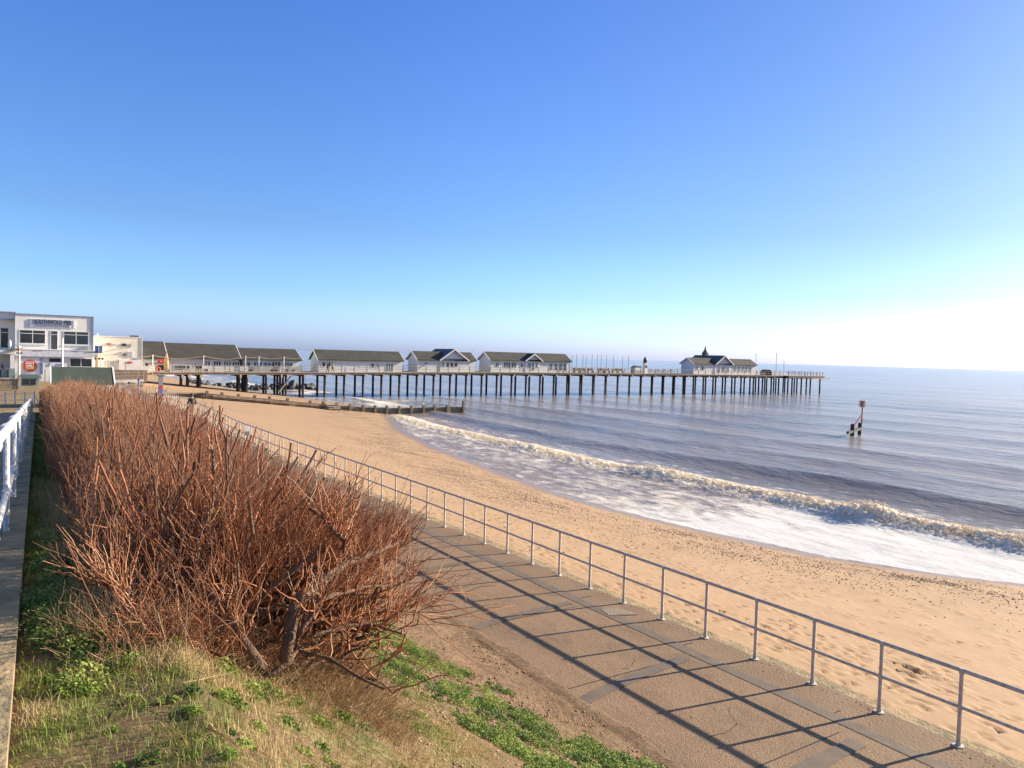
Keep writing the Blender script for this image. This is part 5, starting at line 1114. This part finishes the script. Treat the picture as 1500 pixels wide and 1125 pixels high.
# sage green stepped kiosk
t = empty('stepped_kiosk', (-.9, 104, .25), label='sage green kiosk with stepped slatted sides and dark hatch near the round sign', cat='kiosk')
MB().box(-1.1, 1.0, 0, 1.6, 0, .85).build('base', GREENK, t); 
for k in range(4): MB().box(-1.15+.12*k, 1.35-.05*k, -.15+.1*k, 1.6, .88+.13*k, .95+.13*k).build('shelf', GREENK, t); MB().box(-1.0+.12*k, 1.1-.05*k, .0+.1*k, 1.5, .951+.13*k, 1.009+.13*k).build('recess', GREY, t)
MB().box(-.5, .75, -.06, -.002, .15, .75).build('hatch', GLASS, t); MB().box(.1, .14, -.08, -.062, .15, .75).build('hatch_bar', GREENK, t)
MB().box(-1.9, -1.3, .3, .7, 0, 2.0).build('side_post', GREENK, t); MB().box(1.6, 1.72, .3, .5, 0, 1.9).build('side_post', mat('yellow_lichen_post', (.34, .30, .12), .8), t)
t = empty('entrance_steps', (-2.3, 106, .2), label='short flight of pale steps beside the sage kiosk', cat='steps')
for k in range(5): MB().box(-.5, .6, .3*k, .3*k+.34, 0, .17+.17*k).build('step', CONC, t)
t = empty('grey_planter', (-2.4, 84, .3), label='low weathered plank bench on the grass past the white posts', cat='bench'); MB().box(-.9, .9, 0, .5, .42, .52).build('seat', TIMB, t); MB().box(-.8, -.6, .05, .45, 0, .42).build('leg', TIMB, t); MB().box(.6, .8, .05, .45, 0, .42).build('leg', TIMB, t)
# green roofed hut on the promenade
t = empty('beach_hut', (3.1, 69.5, .2), label='long low white hut with dark green felt roof behind the hedge', cat='hut')
HX0, HX1 = .95, 5.25
addm(MB().prism([(68.3, .1), (71.7, .1), (71.7, 2.35), (70, 3.3), (68.3, 2.35)], HX0+.1, HX1-.12, 'x'), 'wall', WHITE, t)
addm(roof_mb(HX0, HX1, 67.9, 72.1, 2.2, 2.2, 3.45, .1), 'roof', GREENR, t)
bb = MB()
for xx in (HX0-.13, HX1+.002):
    for ya in (67.85, 72.15): bb.quadbox([(xx, ya, 2.02), (xx+.12, ya, 2.02), (xx+.12, 70, 3.3), (xx, 70, 3.3), (xx, ya, 2.22), (xx+.12, ya, 2.22), (xx+.12, 70, 3.5), (xx, 70, 3.5)])
addm(bb, 'bargeboard', WHITE, t)
window(t, 1.9, .7, 1.0, 1.85, 68.3, GLASS, WHITE, 2); addm(MB().box(2.9, 3.6, 68.25, 68.297, .15, 2.0), 'door', BOARD, t)
addm(MB().box(3.75, 4.05, 68.24, 68.297, 1.55, 1.95), 'red_notice', RED, t); addm(MB().box(4.2, 4.9, 68.26, 68.297, 1.2, 1.9), 'noticeboard', BOARD, t)
# blue post with lifebuoy housing
t = empty('banded_post', (9.55, 74.5, 0), label='tall post in red and blue bands beside the far end of the promenade railing', cat='post')
t.scale = (1, 1, .72); MB().box(-.16, .16, -.16, .16, 0, 1.3).build('lower_post', mat('lilac_paint', (.34, .36, .5), .6), t); MB().box(-.17, .17, -.17, .17, 1.3, 2.0).build('blue_band', BLUE, t); MB().box(-.17, .17, -.17, .17, 2.001, 2.4).build('red_band', RED, t); MB().box(-.18, .18, -.18, .18, 2.401, 3.6).build('upper_post', GREY, t); MB().box(-.32, .32, -.2, .2, 3.601, 3.7).build('cap', DARK, t)
t = empty('dark_bollard', (8.1, 78, 0), label='thin dark blue post among the far promenade railings', cat='post'); MB().tube([(0, 0, 0), (0, 0, 2.1)], .09, 8).build('post', BLUE, t); MB().ball((0, 0, 2.12), .11).build('cap', DARK, t)
# inner promenade railing near the steps
t = empty('inner_railing', (8.3, 72, 0), label='grey railing on the landward side of the promenade beyond the hedge', cat='railing')
for h in (.55, 1.05): addm(MB().tube([(7.2, 68, h), (7.35, 78, h), (7.6, 92, h)], .03, 6), 'rail', GALV, t)
p0 = None
for y in np.arange(68, 92.5, 1.4):
    if p0 is None: p0 = p = MB().tube([(0, 0, 0), (0, 0, 1.08)], .03, 6).build('post', GALV, t)
    else: p = p0.copy(); col.objects.link(p)
    p.location = (float(np.interp(y, [68, 78, 92], [7.2, 7.35, 7.6]))-8.3, y-72, 0)

# ------------------------------------------------------------------ people
def skin(name, pts, edges, rad, material, parent, root=0, sub=2):
    me = bpy.data.meshes.new(name); me.from_pydata(pts, edges, []); me.update(); o_ = bpy.data.objects.new(name, me); col.objects.link(o_)
    me.materials.append(material); md = o_.modifiers.new('skin', 'SKIN'); md.use_smooth_shade = True
    for i, r_ in enumerate(rad): me.skin_vertices[0].data[i].radius = (r_, r_) if not isinstance(r_, tuple) else r_
    for i in range(len(rad)): me.skin_vertices[0].data[i].use_root = (i == root)
    sb = o_.modifiers.new('sub', 'SUBSURF'); sb.levels = sub; sb.render_levels = sub; o_.parent = parent; return o_
SKINM = mat('skin', (.55, .33, .24), .6, .05)
def person(loc, rz, label, top, legs, hair, group=None, sitting=False, s=1.0, bag=None):
    t = empty('person', loc, rz, label=label, cat='person', group=group); t.scale = (s, s, s)
    if not sitting:      # mid stride, facing local +Y
        P = [(0, 0, .95), (0, 0, 1.15), (0, .01, 1.38), (0, .02, 1.50), (0, .05, 1.62), (0, .06, 1.74),
             (.1, 0, .90), (.11, .16, .52), (.11, .22, .10), (.11, .36, .04), (-.1, 0, .90), (-.11, -.02, .50), (-.11, -.24, .15), (-.11, -.13, .04),
             (.19, 0, 1.42), (.25, -.08, 1.15), (.24, .06, .92), (.24, .10, .83), (-.19, 0, 1.42), (-.25, .08, 1.15), (-.24, .24, .96), (-.24, .29, .89)]
    else:
        P = [(0, 0, .50), (0, 0, .72), (0, .01, .95), (0, .02, 1.06), (0, .05, 1.18), (0, .06, 1.30),
             (.1, .05, .50), (.12, .45, .52), (.12, .46, .10), (.12, .60, .04), (-.1, .05, .50), (-.12, .45, .52), (-.12, .48, .10), (-.12, .60, .04),
             (.19, 0, .98), (.24, .05, .74), (.14, .30, .72), (.10, .38, .73), (-.19, 0, .98), (-.24, .05, .74), (-.14, .30, .72), (-.10, .38, .73)]
    E = [(0, 1), (1, 2), (2, 3), (3, 4), (4, 5), (0, 6), (6, 7), (7, 8), (8, 9), (0, 10), (10, 11), (11, 12), (12, 13), (2, 14), (14, 15), (15, 16), (16, 17), (2, 18), (18, 19), (19, 20), (20, 21)]
    Rr = [.12, .11, .12, .055, .085, .075, .085, .058, .038, .035, .085, .058, .038, .035, .05, .042, .03, .03, .05, .042, .03, .03]
    skin('body', P, E, Rr, SKINM, t)
    if not sitting:
        ti = [0, 1, 2, 14, 15, 16, 18, 19, 20]
    else: ti = [0, 1, 2, 14, 15, 16, 18, 19, 20]
    mp_ = {k: i for i, k in enumerate(ti)}
    skin('jacket', [P[k] for k in ti], [(mp_[a], mp_[b2]) for a, b2 in E if a in mp_ and b2 in mp_], [.155, .15, .155, .075, .065, .052, .075, .065, .052], top, t)
    ti = [0, 6, 7, 8, 10, 11, 12]; mp_ = {k: i for i, k in enumerate(ti)}
    skin('trousers', [P[k] for k in ti], [(mp_[a], mp_[b2]) for a, b2 in E if a in mp_ and b2 in mp_], [.135, .10, .075, .055, .10, .075, .055], legs, t)
    h = P[4]; mb = MB(); mb.ball((0, h[1]-.03, h[2]+.07), .125, 10, (1, 1.1, 1.0)); mb.build('hair', hair, t, smooth=True)
    if bag: mb = MB(); mb.ball((0, -.2, 1.22), .17, 10, (.9, .6, 1.3)); mb.build('rucksack', bag, t, smooth=True)
    return t
NAVY = mat('navy_cloth', (.025, .03, .05), .85); BEIGE = mat('beige_cloth', (.40, .33, .24), .85); HAIR = mat('brown_hair', (.07, .035, .02), .7); PINK = mat('pink_cloth', (.45, .12, .12), .8); GREYC = mat('grey_cloth', (.3, .31, .33), .8)
person((9.95, 60.5, 0), .1, 'person walking away along the promenade in a dark jacket and pale trousers', NAVY, BEIGE, HAIR, bag=mat('dark_green_cloth', (.05, .08, .05), .8))
zz_ = deck_z(44)
person((43.7, 128.8, zz_), -1.4, 'left of two dark-clothed people walking on the pier by the plain white pavilion', NAVY, DARK, HAIR)
person((44.6, 128.9, zz_), -1.5, 'right of two dark-clothed people walking on the pier by the plain white pavilion', GREYC, NAVY, HAIR)
for i, (x, tp, lb) in enumerate(((23.2, NAVY, 'dark-clothed person seated near the landward end of the white framed windows'), (30.3, PINK, 'person in a reddish top seated just right of the striped roof join'), (33.9, NAVY, 'leftmost dark seated person before the pale blue pavilion'), (34.6, GREYC, 'seated person in grey before the pale blue pavilion'), (36.4, NAVY, 'dark seated person right of the middle of the pale blue pavilion'), (37.4, PINK, 'seaward-most seated person in a reddish top on the terrace'))):
    c_ = empty('cafe_chair', (x, 129.0, deck_z(x)), label='pale terrace chair carrying a seated person, %s' % ('nearest the land', 'second from the land', 'third from the land', 'fourth from the land', 'fifth from the land', 'farthest out to sea')[i], cat='chair')
    MB().box(-.22, .22, -.22, .22, .36, .41).build('seat', TIMBL, c_); MB().box(-.22, .22, .2, .24, .41, .85).build('backrest', TIMBL, c_)
    for sx in (-.2, .17):
        for sy in (-.2, .17): MB().box(sx, sx+.03, sy, sy+.03, 0, .36).build('leg', TIMBL, c_)
    person((x, 129.0, deck_z(x)), math.pi+random.uniform(-.5, .5), lb, tp, NAVY, HAIR, sitting=True)
